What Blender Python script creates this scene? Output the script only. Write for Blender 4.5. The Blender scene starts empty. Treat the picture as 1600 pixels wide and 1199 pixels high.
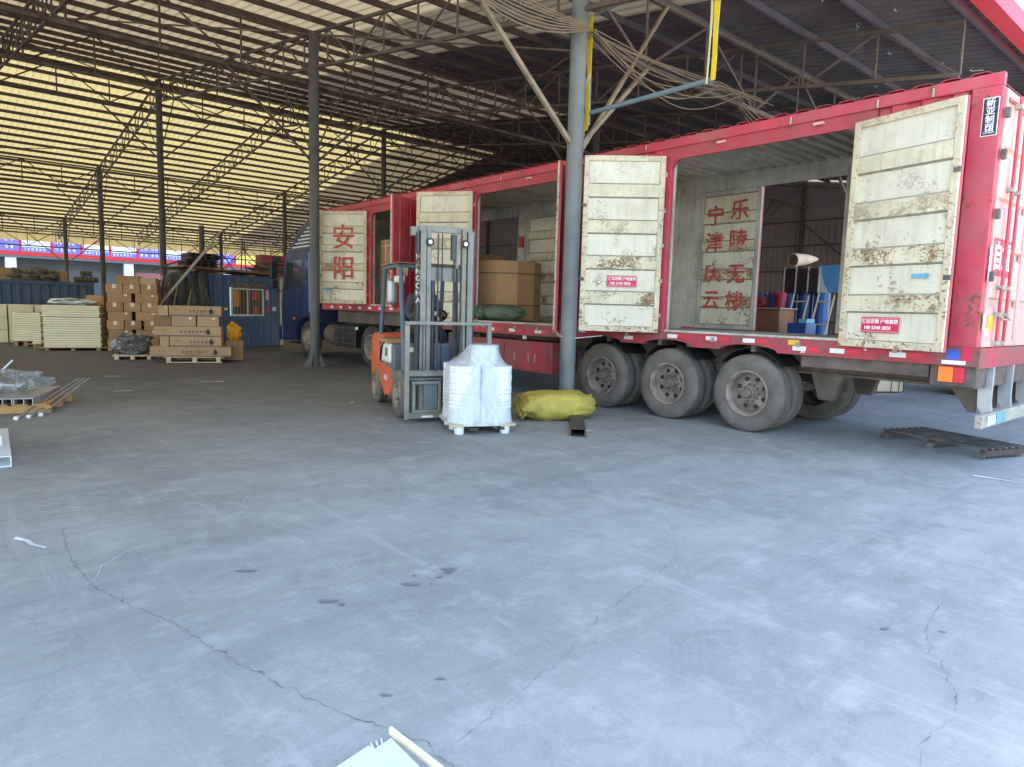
import bpy, bmesh, math, random
from mathutils import Vector, Matrix, noise
random.seed(11)
R = math.radians
SC = bpy.context.scene
COL = SC.collection

# ------------------------------------------------------------------ camera
CF, CP, CR, CY, CH = 1058.36, 0.1104, 0.02748, 0.71429, 1.5455
F = Vector((math.sin(CY)*math.cos(CP), math.cos(CY)*math.cos(CP), -math.sin(CP)))
Rt = Vector((math.cos(CY), -math.sin(CY), 0)); Up = Rt.cross(F)
R2 = Rt*math.cos(CR) + Up*math.sin(CR); U2 = -Rt*math.sin(CR) + Up*math.cos(CR)
cam = bpy.data.cameras.new('camera'); camo = bpy.data.objects.new('camera', cam); COL.objects.link(camo)
cam.sensor_width = 36; cam.lens = CF/1600*36; cam.clip_end = 2000; cam.clip_start = .05
M = Matrix((R2, U2, -F)).transposed().to_4x4(); M.translation = (0, 0, CH); camo.matrix_world = M
SC.camera = camo

# ------------------------------------------------------------------ light
w = bpy.data.worlds.new('World'); SC.world = w; w.use_nodes = True
nt = w.node_tree; nt.nodes.clear()
sky = nt.nodes.new('ShaderNodeTexSky'); sky.sky_type = 'NISHITA'; sky.sun_disc = False
SUN_EL, SUN_AZ = 56.0, -28.0
sky.sun_elevation = R(SUN_EL); sky.sun_rotation = R(SUN_AZ); sky.air_density = 1.1; sky.dust_density = 1.6; sky.ozone_density = .5
bg = nt.nodes.new('ShaderNodeBackground'); bg.inputs[1].default_value = 0.15
ow = nt.nodes.new('ShaderNodeOutputWorld'); nt.links.new(sky.outputs[0], bg.inputs[0]); nt.links.new(bg.outputs[0], ow.inputs[0])
sl = bpy.data.lights.new('sun', 'SUN'); sl.energy = 4.0; sl.angle = R(.53); sl.color = (1, .93, .82)
so = bpy.data.objects.new('sun', sl); COL.objects.link(so)
sd = Vector((math.sin(R(SUN_AZ))*math.cos(R(SUN_EL)), math.cos(R(SUN_AZ))*math.cos(R(SUN_EL)), math.sin(R(SUN_EL))))
so.rotation_euler = sd.to_track_quat('Z', 'Y').to_euler()
SC.view_settings.view_transform = 'Standard'; SC.view_settings.look = 'None'
SC.view_settings.exposure = 2.7; SC.view_settings.gamma = 1; SC.view_settings.use_curve_mapping = False
SC.cycles.max_bounces = 10; SC.cycles.diffuse_bounces = 6; SC.cycles.transparent_max_bounces = 12
SC.cycles.use_denoising = True
SC.cycles.sample_clamp_indirect = 8

# ------------------------------------------------------------------ materials
def mat(name, col, rough=.7, metal=0, var=.12, scale=3, col2=None, t=(.45, .6), bump=0, bscale=40, stretch=None,
        rust=0, rustcol=(.16, .07, .03), rscale=9, rdist=0, rz=None, dirt=0, spec=.4, alpha=None, emit=None, streak=0, rnd=0, trans=0, transcol=None):
    m = bpy.data.materials.new(name); m.use_nodes = True; n = m.node_tree; N = n.nodes; L = n.links
    b = N['Principled BSDF']; b.inputs['Roughness'].default_value = rough; b.inputs['Metallic'].default_value = metal
    b.inputs['Specular IOR Level'].default_value = spec
    g = N.new('ShaderNodeNewGeometry'); pos = g.outputs['Position']
    def nz(sc, det=6, vec=None, ro=.6):
        q = N.new('ShaderNodeTexNoise'); q.inputs['Scale'].default_value = sc; q.inputs['Detail'].default_value = det
        q.inputs['Roughness'].default_value = ro; L.new(vec or pos, q.inputs['Vector']); return q.outputs['Fac']
    def ramp(fac, a, b_, c0=0, c1=1):
        q = N.new('ShaderNodeMapRange'); q.clamp = True
        q.inputs[1].default_value = a; q.inputs[2].default_value = b_; q.inputs[3].default_value = c0; q.inputs[4].default_value = c1
        L.new(fac, q.inputs[0]); return q.outputs[0]
    def mix(fac, A, B, bt='MIX'):
        q = N.new('ShaderNodeMix'); q.data_type = 'RGBA'; q.blend_type = bt
        if isinstance(fac, (int, float)): q.inputs[0].default_value = fac
        else: L.new(fac, q.inputs[0])
        for s, v in ((6, A), (7, B)):
            if isinstance(v, tuple): q.inputs[s].default_value = (*v, 1)
            else: L.new(v, q.inputs[s])
        return q.outputs[2]
    def mul(a, b_):
        q = N.new('ShaderNodeMath'); q.operation = 'MULTIPLY'
        for i, v in enumerate((a, b_)):
            if isinstance(v, (int, float)): q.inputs[i].default_value = v
            else: L.new(v, q.inputs[i])
        return q.outputs[0]
    vec = pos
    if stretch:
        mp = N.new('ShaderNodeMapping'); mp.inputs['Scale'].default_value = stretch; L.new(pos, mp.inputs[0]); vec = mp.outputs[0]
    c = mix(ramp(nz(scale, 8, vec), .3, .7), tuple(x*(1-var) for x in col), tuple(min(1, x*(1+var)) for x in col))
    if col2: c = mix(ramp(nz(scale*.6, 8, vec), t[0], t[1]), c, col2)
    if rnd:
        oi = N.new('ShaderNodeObjectInfo')
        c = mix(1.0, c, ramp(oi.outputs['Random'], 0, 1, 1-rnd, 1), 'MULTIPLY')
    if dirt:
        sx = N.new('ShaderNodeSeparateXYZ'); L.new(pos, sx.inputs[0])
        k = mul(ramp(nz(2.2, 8), .42, .72), dirt); c = mix(k, c, (.13, .105, .085))
    if streak:
        mp = N.new('ShaderNodeMapping'); mp.inputs['Scale'].default_value = (9, 9, .55); L.new(pos, mp.inputs[0])
        k = mul(ramp(nz(1.6, 6, mp.outputs[0]), .5, .75), streak); c = mix(k, c, (.2, .16, .12))
    if rust:
        sx = N.new('ShaderNodeSeparateXYZ'); L.new(pos, sx.inputs[0])
        dn = N.new('ShaderNodeMapping'); dn.inputs['Scale'].default_value = (1, 1, 1.6); L.new(pos, dn.inputs[0])
        kk = nz(rscale, 10, dn.outputs[0], .72)
        if rdist: kk.node.inputs['Distortion'].default_value = rdist
        pm = mul(ramp(nz(2.3, 4), .35, .65, .55, 1), kk) if rdist else kk
        k = ramp(pm, .66-.16*rust-(.13 if rdist else 0), .70-.16*rust+.03-(.13 if rdist else 0))
        if rz: k = mul(k, ramp(sx.outputs[2], rz[0], rz[1], 1, rz[2]))
        c = mix(k, c, rustcol)
    L.new(c, b.inputs['Base Color'])
    if bump:
        bp = N.new('ShaderNodeBump'); bp.inputs['Strength'].default_value = bump; bp.inputs['Distance'].default_value = .02
        L.new(nz(bscale, 6), bp.inputs['Height']); L.new(bp.outputs[0], b.inputs['Normal'])
    if emit:
        b.inputs['Emission Color'].default_value = (*emit[0], 1); b.inputs['Emission Strength'].default_value = emit[1]
    if alpha is not None:
        b.inputs['Alpha'].default_value = alpha
    if trans:
        tr = N.new('ShaderNodeBsdfTranslucent'); tr.inputs[0].default_value = (*transcol, 1)
        ms = N.new('ShaderNodeMixShader'); ms.inputs[0].default_value = trans
        L.new(b.outputs[0], ms.inputs[1]); L.new(tr.outputs[0], ms.inputs[2]); L.new(ms.outputs[0], N['Material Output'].inputs[0])
    return m

MT = {}
def D(k, *a, **kw): MT[k] = mat(k, *a, **kw)
D('red', (.54, .050, .080), .52, var=.14, scale=2.5, col2=(.50, .12, .12), t=(.45, .72), rust=.2, rscale=11, rdist=1.5, bump=.05, dirt=.3, streak=.32)
D('red_lintel', (.46, .05, .07), .55, var=.15, scale=3, rust=.35, rscale=5, dirt=.5, streak=.3)
D('red_dirty', (.42, .04, .06), .6, var=.2, scale=3, rust=.5, rscale=5, dirt=.85, streak=.5)
D('red_fade', (.70, .38, .33), .6, var=.1, scale=1.5, col2=(.66, .46, .38), t=(.4, .7), dirt=.25, streak=.3, rust=.1)
D('door_white', (.72, .665, .51), .55, var=.07, scale=2, col2=(.60, .50, .33), t=(.55, .8), rust=.50, rscale=9, rdist=2.2, rustcol=(.22, .13, .06), streak=.22, dirt=.12, rz=(1.6, 3.4, .25), bump=.06)
D('door_scuffed', (.69, .62, .43), .6, var=.12, scale=5, col2=(.54, .42, .24), t=(.56, .78), rust=.95, rscale=10, rdist=2.6, rustcol=(.20, .115, .045), streak=.3, dirt=.12, rz=(2.2, 3.2, .15), bump=.12)
D('door_frame', (.66, .57, .39), .6, var=.12, scale=5, col2=(.48, .30, .13), t=(.55, .75), rust=.8, rscale=14, rustcol=(.24, .12, .045), streak=.4, dirt=.2, rz=(1.5, 3.6, .45), bump=.08)
D('inner', (.56, .53, .44), .7, var=.1, scale=3, rust=.5, rscale=15, rustcol=(.07, .05, .04), streak=.6, dirt=.5, rz=(1.6, 2.9, .2))
D('panel_step_shade', (.33, .30, .23), .7, var=.2, scale=8, rust=.5, rscale=12)  # shading of the pressed step faces, put into their colour
D('steel_bar', (.42, .38, .30), .6, var=.2, scale=8, rust=.6, dirt=.4)
D('chassis', (.115, .09, .075), .8, var=.25, scale=6, dirt=.4, col2=(.17, .13, .11), bump=.2)
D('rubber', (.13, .115, .10), .85, var=.2, scale=5, col2=(.20, .175, .15), t=(.4, .7), bump=.15, bscale=60, spec=.2)
D('rubber_dark', (.045, .043, .042), .85, var=.25, scale=6, col2=(.08, .075, .07), spec=.2)
D('rim', (.34, .27, .215), .75, var=.18, scale=9, col2=(.18, .14, .12), bump=.15, metal=.1)
D('hub', (.20, .175, .155), .65, var=.25, scale=20, metal=.3)
D('truck_blue', (.012, .03, .10), .25, var=.15, scale=2, dirt=.35, spec=.6)
D('truck_light_blue', (.10, .33, .75), .3, var=.1)
D('glass_dark', (.03, .04, .04), .08, var=.1, spec=.8)
D('black', (.02, .02, .022), .5, var=.2)
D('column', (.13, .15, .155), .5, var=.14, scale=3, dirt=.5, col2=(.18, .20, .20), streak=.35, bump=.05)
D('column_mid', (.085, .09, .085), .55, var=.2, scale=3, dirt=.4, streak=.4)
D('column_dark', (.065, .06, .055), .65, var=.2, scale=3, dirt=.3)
D('truss', (.085, .055, .042), .75, var=.3, scale=4, col2=(.16, .12, .085), t=(.5, .65))
D('brace_tan', (.27, .21, .145), .7, var=.25, scale=5, col2=(.18, .14, .1), t=(.5, .65))
D('truss_near', (.14, .112, .085), .7, var=.25, scale=5, col2=(.11, .08, .07), t=(.45, .6))
D('purlin', (.075, .05, .038), .75, var=.25, scale=2)
D('purlin_grey', (.10, .09, .105), .7, var=.2, scale=2)
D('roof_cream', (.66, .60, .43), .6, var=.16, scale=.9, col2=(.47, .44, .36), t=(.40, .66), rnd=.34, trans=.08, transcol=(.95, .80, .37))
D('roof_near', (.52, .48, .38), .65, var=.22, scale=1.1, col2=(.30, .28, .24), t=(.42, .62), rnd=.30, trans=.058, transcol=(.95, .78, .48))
D('roof_near_shade', (.30, .27, .23), .65, var=.25, scale=1.3, col2=(.2, .185, .17), t=(.42, .6), rnd=.35, trans=.022, transcol=(.9, .75, .5))  # near-slope sheets coloured darker where the roof light fades
D('roof_half_shade', (.42, .38, .31), .6, var=.2, scale=1.3, col2=(.28, .26, .24), t=(.42, .6), rnd=.3, trans=.03, transcol=(.9, .72, .42))  # far-slope sheets, one painted step down from the bright cream
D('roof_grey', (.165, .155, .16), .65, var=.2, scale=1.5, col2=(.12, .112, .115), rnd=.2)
D('wall_sheet', (.17, .15, .14), .7, var=.15, scale=1, streak=.3)
D('fascia_yellow', (.55, .46, .24), .6, var=.1, scale=3, trans=.07, transcol=(.9, .75, .35))
D('fascia_red', (.62, .05, .07), .5, var=.1, scale=2)
D('cardboard', (.45, .255, .12), .8, var=.08, scale=4, col2=(.36, .2, .1), t=(.5, .8), rnd=.25)
D('cardboard_light', (.50, .33, .18), .8, var=.06, scale=4, col2=(.45, .28, .14), t=(.5, .8), rnd=.15)
D('cardboard_edge', (.27, .15, .075), .9, var=.1, scale=6)
D('tape', (.50, .36, .2), .35, var=.05)
D('paper_label', (.75, .66, .48), .7, var=.1, scale=20)
D('ink', (.055, .045, .05), .8, var=.1)
D('ink_purple', (.09, .05, .13), .8, var=.1)
D('ink_red', (.50, .035, .03), .7, var=.25, scale=25)
D('paint_red_worn', (.48, .075, .055), .75, var=.3, scale=18, col2=(.48, .36, .27), t=(.56, .68))
D('ink_white', (.82, .82, .80), .6, var=.06, scale=20)
D('ink_blue', (.05, .12, .5), .6, var=.1)
D('ink_cyan', (.14, .36, .48), .6, var=.2, scale=12)
D('sticker_red', (.60, .02, .07), .45, var=.08, scale=6)
D('plate_black', (.03, .035, .045), .4, var=.1)
D('reflect_white', (.75, .74, .7), .4, var=.12, scale=25)
D('reflect_red', (.62, .02, .05), .35, var=.1, scale=20)
D('orange_lamp', (.85, .22, .03), .25, var=.1)
D('yellow_tag', (.82, .45, .04), .5, var=.1)
D('foam_cream', (.84, .77, .52), .75, var=.06, scale=4, rnd=.1)
D('foam_sheet', (.30, .29, .24), .6, var=.1, scale=4)
D('timber', (.42, .28, .14), .8, var=.15, scale=6, col2=(.34, .2, .1), stretch=(1, 1, 6), rnd=.2)
D('timber_orange', (.55, .30, .10), .75, var=.12, scale=6, rnd=.15)
D('timber_pale', (.62, .50, .32), .75, var=.1, scale=6, rnd=.1)
D('timber_dark', (.13, .125, .12), .75, var=.3, scale=8, col2=(.075, .07, .07))
D('timber_brown', (.09, .06, .05), .8, var=.3, scale=8)
D('white_foam', (.80, .81, .82), .55, var=.03, scale=3, bump=.1, bscale=14)
D('white_plastic', (.78, .78, .74), .4, var=.05)
D('container_blue', (.025, .065, .15), .55, var=.2, scale=.7, col2=(.06, .10, .17), t=(.45, .65), dirt=.35, streak=.4)
D('cabin_blue', (.035, .08, .19), .5, var=.18, scale=1.4, col2=(.06, .10, .19), dirt=.35, streak=.55)
D('cream_frame', (.66, .58, .42), .6, var=.1)
D('window_glass', (.09, .08, .07), .08, var=.2, spec=.9)
D('orange_cloth', (.70, .24, .05), .8, var=.25, scale=5)
D('red_cloth', (.55, .06, .06), .8, var=.25, scale=5)
D('tarp_dark', (.05, .052, .05), .8, var=.5, scale=9, col2=(.13, .11, .09), stretch=(2, 2, .4), bump=.3, bscale=12)
D('mesh_clutter', (.09, .085, .07), .85, var=.5, scale=14, col2=(.2, .17, .12))
D('rust_roof', (.30, .12, .06), .8, var=.3, scale=5)
D('galv', (.42, .43, .44), .4, metal=.55, var=.14, scale=5)
D('galv_white', (.70, .75, .76), .45, metal=.1, var=.05, scale=4)
D('yellow_bag', (.50, .40, .075), .65, var=.14, scale=5, col2=(.34, .28, .06), t=(.5, .7), bump=.5, bscale=22)
D('green_bag', (.085, .125, .08), .45, var=.35, scale=22, bump=.4, bscale=22)
D('twine', (.75, .75, .7), .6, var=.1)
D('yellow_sack', (.75, .36, .02), .6, var=.12, scale=5, bump=.2)
D('channel_dark', (.075, .06, .055), .6, var=.25, scale=8)
D('fork_orange', (.68, .13, .055), .45, var=.1, scale=3, dirt=.3)
D('fork_grey', (.16, .19, .21), .5, var=.18, scale=6, dirt=.45, metal=.1)
D('fork_bluegrey', (.10, .14, .19), .5, var=.18, scale=6, dirt=.3)
D('mast_steel', (.24, .235, .20), .5, metal=.1, var=.2, scale=7, col2=(.40, .30, .17), t=(.6, .68), dirt=.25)
D('mast_dark', (.07, .07, .075), .5, metal=.3, var=.3, scale=8)
D('chrome', (.35, .35, .34), .3, metal=.8, var=.1)
D('jacket', (.075, .07, .075), .85, var=.15, scale=9, bump=.3, bscale=18)
D('trousers', (.03, .035, .06), .9, var=.15, scale=9, bump=.2, bscale=18)
D('skin', (.42, .24, .16), .55, var=.06, scale=12)
D('hair', (.015, .012, .012), .7, var=.2, scale=40)
D('seat_black', (.025, .025, .027), .6, var=.2)
D('plastic_blue', (.012, .07, .24), .35, var=.12, scale=3, dirt=.15)
D('plastic_sky', (.07, .24, .45), .35, var=.1)
D('plastic_red', (.26, .02, .035), .4, var=.1)
D('bamboo', (.52, .42, .24), .6, var=.15, scale=8)
D('paper_roll', (.66, .50, .33), .8, var=.15, scale=6)
D('board_purple', (.20, .16, .55), .6, var=.1, scale=1)
D('board_red', (.62, .03, .03), .5, var=.1, scale=1)
D('board_white', (.80, .80, .80), .6, var=.05, scale=1)
D('board_orange', (.8, .22, .03), .6, var=.1)
D('board_yellow', (.8, .6, .12), .6, var=.1)
D('shop_grey', (.14, .145, .15), .8, var=.15, scale=.4)
D('shop_pink', (.55, .22, .26), .8, var=.2, scale=.5)
D('far_red', (.25, .05, .05), .7, var=.3, scale=1)
D('cable', (.24, .18, .12), .7, var=.2, scale=5)
D('pipe_blue', (.16, .22, .25), .5, var=.2, scale=6)
D('tape_yellow', (.78, .58, .03), .45, var=.1, scale=6)
D('tape_pale', (.78, .70, .42), .5, var=.1, scale=6)
D('crack', (.14, .14, .145), .9, var=.2, scale=30)
D('chalk', (.62, .63, .61), .9, var=.15, scale=40)
D('scrap', (.72, .74, .76), .4, var=.1)
D('stain_dark', (.20, .205, .21), .7, var=.15, scale=20)

def film_material(a0=.36, a1=.72):
    m = bpy.data.materials.new('wrap_film'); m.use_nodes = True; N = m.node_tree.nodes; L = m.node_tree.links; N.clear()
    o = N.new('ShaderNodeOutputMaterial'); tr = N.new('ShaderNodeBsdfTransparent'); tr.inputs[0].default_value = (.93, .95, .97, 1)
    gl = N.new('ShaderNodeBsdfPrincipled'); gl.inputs['Base Color'].default_value = (.74, .78, .81, 1); gl.inputs['Roughness'].default_value = .16
    g = N.new('ShaderNodeNewGeometry'); mp = N.new('ShaderNodeMapping'); mp.inputs['Scale'].default_value = (9, 9, 2.2); L.new(g.outputs['Position'], mp.inputs[0])
    nz = N.new('ShaderNodeTexNoise'); nz.inputs['Scale'].default_value = 1; nz.inputs['Detail'].default_value = 8; nz.inputs['Roughness'].default_value = .62; nz.inputs['Distortion'].default_value = 1.3
    L.new(mp.outputs[0], nz.inputs['Vector'])
    mr = N.new('ShaderNodeMapRange'); mr.inputs[1].default_value = .42; mr.inputs[2].default_value = .68; mr.inputs[3].default_value = a0; mr.inputs[4].default_value = a1
    L.new(nz.outputs['Fac'], mr.inputs[0])
    bp = N.new('ShaderNodeBump'); bp.inputs['Strength'].default_value = .5; bp.inputs['Distance'].default_value = .02; L.new(nz.outputs['Fac'], bp.inputs['Height']); L.new(bp.outputs[0], gl.inputs['Normal'])
    mx = N.new('ShaderNodeMixShader'); L.new(mr.outputs[0], mx.inputs[0]); L.new(tr.outputs[0], mx.inputs[1]); L.new(gl.outputs[0], mx.inputs[2]); L.new(mx.outputs[0], o.inputs[0])
    return m
MT['film'] = film_material(); MT['film_thin'] = film_material(.06, .34)

def ground_material():
    m = bpy.data.materials.new('yard_concrete'); m.use_nodes = True; n = m.node_tree; N = n.nodes; L = n.links; b = N['Principled BSDF']
    g = N.new('ShaderNodeNewGeometry'); pos = g.outputs['Position']
    def nz(sc, det=6, ro=.6, st=None, dist=0):
        q = N.new('ShaderNodeTexNoise'); q.inputs['Scale'].default_value = sc; q.inputs['Detail'].default_value = det; q.inputs['Roughness'].default_value = ro; q.inputs['Distortion'].default_value = dist
        if st:
            mp = N.new('ShaderNodeMapping'); mp.inputs['Scale'].default_value = st[0]; mp.inputs['Rotation'].default_value = (0, 0, st[1]); L.new(pos, mp.inputs[0]); L.new(mp.outputs[0], q.inputs['Vector'])
        else: L.new(pos, q.inputs['Vector'])
        return q.outputs['Fac']
    def rp(f, a, b_, c=0, d=1):
        q = N.new('ShaderNodeMapRange'); q.inputs[1].default_value = a; q.inputs[2].default_value = b_; q.inputs[3].default_value = c; q.inputs[4].default_value = d; L.new(f, q.inputs[0]); return q.outputs[0]
    def mix(f, A, B, bt='MIX'):
        q = N.new('ShaderNodeMix'); q.data_type = 'RGBA'; q.blend_type = bt
        if isinstance(f, (int, float)): q.inputs[0].default_value = f
        else: L.new(f, q.inputs[0])
        for s, v in ((6, A), (7, B)):
            if isinstance(v, tuple): q.inputs[s].default_value = (*v, 1)
            else: L.new(v, q.inputs[s])
        return q.outputs[2]
    c = mix(rp(nz(.55, 9, .66), .34, .66), (0.255, 0.272, 0.256), (0.362, 0.381, 0.355))
    c = mix(rp(nz(3.0, 10, .74), .5, .72, 0, .7), c, (0.479, 0.497, 0.454))
    c = mix(rp(nz(1.7, 9, .72, dist=1.2), .54, .70, 0, .55), c, (0.184, 0.195, 0.186))
    c = mix(rp(nz(.9, 9, .7, ((.5, 3.6, 1), .55), .6), .50, .68, 0, .45), c, (0.204, 0.217, 0.210))
    c = mix(rp(nz(1.6, 9, .72, ((3.8, .3, 1), .35), .7), .56, .70, 0, .45), c, (0.459, 0.477, 0.439))
    c = mix(rp(nz(2.4, 9, .75, ((6.5, .22, 1), -.5), .5), .60, .72, 0, .4), c, (0.194, 0.205, 0.196))
    c = mix(rp(nz(45, 6, .8), .52, .72, 0, .35), c, (0.530, 0.543, 0.497))
    c = mix(rp(nz(9, 8, .8, dist=.5), .56, .72, 0, .45), c, (0.490, 0.502, 0.458))
    c = mix(rp(nz(7, 8, .8, dist=.5), .57, .70, 0, .4), c, (0.204, 0.210, 0.201))
    c = mix(rp(nz(70, 5, .8), .55, .70, 0, .4), c, (0.163, 0.169, 0.162))
    def arc_mark(cx, cy, r_, w_, dark, amt, seedsc):
        vm = N.new('ShaderNodeVectorMath'); vm.operation = 'DISTANCE'; L.new(pos, vm.inputs[0]); vm.inputs[1].default_value = (cx, cy, 0)
        a = N.new('ShaderNodeMath'); a.operation = 'SUBTRACT'; L.new(vm.outputs['Value'], a.inputs[0]); a.inputs[1].default_value = r_
        ab = N.new('ShaderNodeMath'); ab.operation = 'ABSOLUTE'; L.new(a.outputs[0], ab.inputs[0])
        sn = N.new('ShaderNodeMath'); sn.operation = 'SINE'; m2 = N.new('ShaderNodeMath'); m2.operation = 'MULTIPLY'; L.new(a.outputs[0], m2.inputs[0]); m2.inputs[1].default_value = 150; L.new(m2.outputs[0], sn.inputs[0])
        k1 = rp(ab.outputs[0], w_*.75, w_, 1, 0); k2 = rp(sn.outputs[0], -.6, .6, .25, 1); k3 = rp(nz(seedsc, 8, .7), .46, .62, 0, amt)
        p1 = N.new('ShaderNodeMath'); p1.operation = 'MULTIPLY'; L.new(k1, p1.inputs[0]); L.new(k2, p1.inputs[1])
        p2 = N.new('ShaderNodeMath'); p2.operation = 'MULTIPLY'; L.new(p1.outputs[0], p2.inputs[0]); L.new(k3, p2.inputs[1]); return p2.outputs[0], dark
    for q in ((4.6, -1.4, 3.3, .12, (.22, .23, .24), .35, 2.1), (-3, 9, 9.2, .13, (.2, .21, .22), .35, 1.3), (14, 14, 14.6, .14, (.2, .21, .22), .35, 1.9)):
        k_, dk = arc_mark(*q); c = mix(k_, c, dk)
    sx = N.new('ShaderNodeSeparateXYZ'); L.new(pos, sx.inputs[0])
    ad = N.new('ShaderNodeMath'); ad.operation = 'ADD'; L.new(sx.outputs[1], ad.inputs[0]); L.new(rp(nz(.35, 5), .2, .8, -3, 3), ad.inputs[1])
    c = mix(rp(ad.outputs[0], 5.5, 15, 0, .82), c, (.060, .062, .076))  # shade under the shed roof painted into the floor colour
    L.new(c, b.inputs['Base Color'])
    L.new(rp(nz(2.5, 6), .3, .7, .55, .85), b.inputs['Roughness']); b.inputs['Specular IOR Level'].default_value = .35
    bp = N.new('ShaderNodeBump'); bp.inputs['Strength'].default_value = .35; bp.inputs['Distance'].default_value = .01
    ad2 = N.new('ShaderNodeMath'); ad2.operation = 'ADD'; L.new(nz(22, 8, .7), ad2.inputs[0]); L.new(nz(3, 6), ad2.inputs[1]); L.new(ad2.outputs[0], bp.inputs['Height']); L.new(bp.outputs[0], b.inputs['Normal'])
    return m
MT['ground'] = ground_material()

# ------------------------------------------------------------------ builders
ROOTM = {}
def root_of(o):
    while o.parent: o = o.parent
    return o
def thing(name, label, cat, loc=(0, 0, 0), rz=0, group=None, kind=None):
    o = bpy.data.objects.new(name, None); COL.objects.link(o); o.empty_display_size = .2
    o.location = loc; o.rotation_euler = (0, 0, rz); o['label'] = label; o['category'] = cat
    if group: o['group'] = group
    if kind: o['kind'] = kind
    ROOTM[o.name] = Matrix.Translation(loc) @ Matrix.Rotation(rz, 4, 'Z')
    return o
def tag(o, label, cat, group=None, kind=None):
    if label: o['label'] = label
    if cat: o['category'] = cat
    if group: o['group'] = group
    if kind: o['kind'] = kind
    return o
class MB:
    def __init__(s): s.v = []; s.f = []; s.m = []; s.cm = 0
    def add(s, vs, fs):
        o = len(s.v); s.v += [tuple(v) for v in vs]; s.f += [tuple(i+o for i in f) for f in fs]; s.m += [s.cm]*len(fs); return s
    def box(s, x0, x1, y0, y1, z0, z1):
        return s.add([(x0, y0, z0), (x1, y0, z0), (x1, y1, z0), (x0, y1, z0), (x0, y0, z1), (x1, y0, z1), (x1, y1, z1), (x0, y1, z1)],
                     [(0, 3, 2, 1), (4, 5, 6, 7), (0, 1, 5, 4), (1, 2, 6, 5), (2, 3, 7, 6), (3, 0, 4, 7)])
    def obox(s, c, a, b, d):
        c, a, b, d = map(Vector, (c, a, b, d))
        vs = [c+a*i+b*j+d*k for k in (-1, 1) for (i, j) in ((-1, -1), (1, -1), (1, 1), (-1, 1))]
        return s.add(vs, [(0, 3, 2, 1), (4, 5, 6, 7), (0, 1, 5, 4), (1, 2, 6, 5), (2, 3, 7, 6), (3, 0, 4, 7)])
    def bar(s, p, q, w_, h=None, up=(0, 0, 1)):
        p, q, up = Vector(p), Vector(q), Vector(up); h = h or w_
        d = (q-p); l = d.length/2; d.normalize()
        if abs(d.dot(up)) > .98: up = Vector((1, 0, 0))
        a = d.cross(up).normalized(); b = a.cross(d)
        return s.obox((p+q)/2, d*l, a*w_/2, b*h/2)
    def tube(s, pts, r, n=8, cap=True):
        pts = [Vector(p) for p in pts]; rs = r if isinstance(r, (list, tuple)) else [r]*len(pts); vs = []; ref = None
        for i, p in enumerate(pts):
            d = (pts[min(i+1, len(pts)-1)]-pts[max(i-1, 0)]).normalized()
            if ref is None: ref = Vector((0, 0, 1)) if abs(d.z) < .9 else Vector((1, 0, 0))
            a = d.cross(ref).normalized(); b = d.cross(a).normalized(); ref = -b if False else ref
            for k in range(n):
                t = 2*math.pi*k/n; vs.append(p+(a*math.cos(t)+b*math.sin(t))*rs[i])
        fs = []
        for i in range(len(pts)-1):
            for k in range(n):
                fs.append((i*n+k, i*n+(k+1) % n, (i+1)*n+(k+1) % n, (i+1)*n+k))
        if cap: fs += [tuple(range(n-1, -1, -1)), tuple(range((len(pts)-1)*n, len(pts)*n))]
        return s.add(vs, fs)
    def lathe(s, prof, c, ax=(0, 0, 1), n=24, closed=False):
        c, ax = Vector(c), Vector(ax).normalized(); ref = Vector((0, 0, 1)) if abs(ax.z) < .9 else Vector((1, 0, 0))
        a = ax.cross(ref).normalized(); b = ax.cross(a); vs = []
        for (r, h) in prof:
            for k in range(n):
                t = 2*math.pi*k/n; vs.append(c+ax*h+(a*math.cos(t)+b*math.sin(t))*r)
        fs = []; m = len(prof)
        for i in range(m if closed else m-1):
            j = (i+1) % m
            for k in range(n): fs.append((i*n+k, i*n+(k+1) % n, j*n+(k+1) % n, j*n+k))
        return s.add(vs, fs)
    def prism(s, poly, o, u, v, wv):
        """2D poly in u,v plane extruded along wv"""
        o, u, v, wv = map(Vector, (o, u, v, wv)); n = len(poly)
        vs = [o+u*a+v*b for a, b in poly]+[o+u*a+v*b+wv for a, b in poly]
        fs = [tuple(range(n-1, -1, -1)), tuple(range(n, 2*n))]+[(i, (i+1) % n, n+(i+1) % n, n+i) for i in range(n)]
        return s.add(vs, fs)
    def sheet(s, prof, u, v, o, L_, n_):
        """profile [(a,d)] along u with depth d along n_, swept L_ along v; thin, double sided"""
        o, u, v, n_ = map(Vector, (o, u, v, n_)); vs = []
        for a, d in prof: p = o+u*a+n_*d; vs += [p, p+v*L_]
        return s.add(vs, [(2*i, 2*i+2, 2*i+3, 2*i+1) for i in range(len(prof)-1)])
    def build(s, name, m, parent=None, local=False, smooth=False, bevel=0, seg=2, solid=0):
        me = bpy.data.meshes.new(name); vs = s.v
        if parent is not None and not local:
            inv = ROOTM[root_of(parent).name].inverted(); vs = [inv @ Vector(v) for v in vs]
        me.from_pydata(vs, [], s.f)
        ms = m if isinstance(m, (list, tuple)) else [m]
        for k in ms: me.materials.append(MT[k])
        if len(ms) > 1: me.polygons.foreach_set('material_index', s.m)
        me.update()
        b = bmesh.new(); b.from_mesh(me); bmesh.ops.recalc_face_normals(b, faces=b.faces); b.to_mesh(me); b.free()
        o = bpy.data.objects.new(name, me); COL.objects.link(o)
        if parent is not None: o.parent = parent
        if smooth:
            me.polygons.foreach_set('use_smooth', [True]*len(me.polygons)); 
            try: me.set_sharp_from_angle(angle=R(40))
            except Exception: pass
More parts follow.
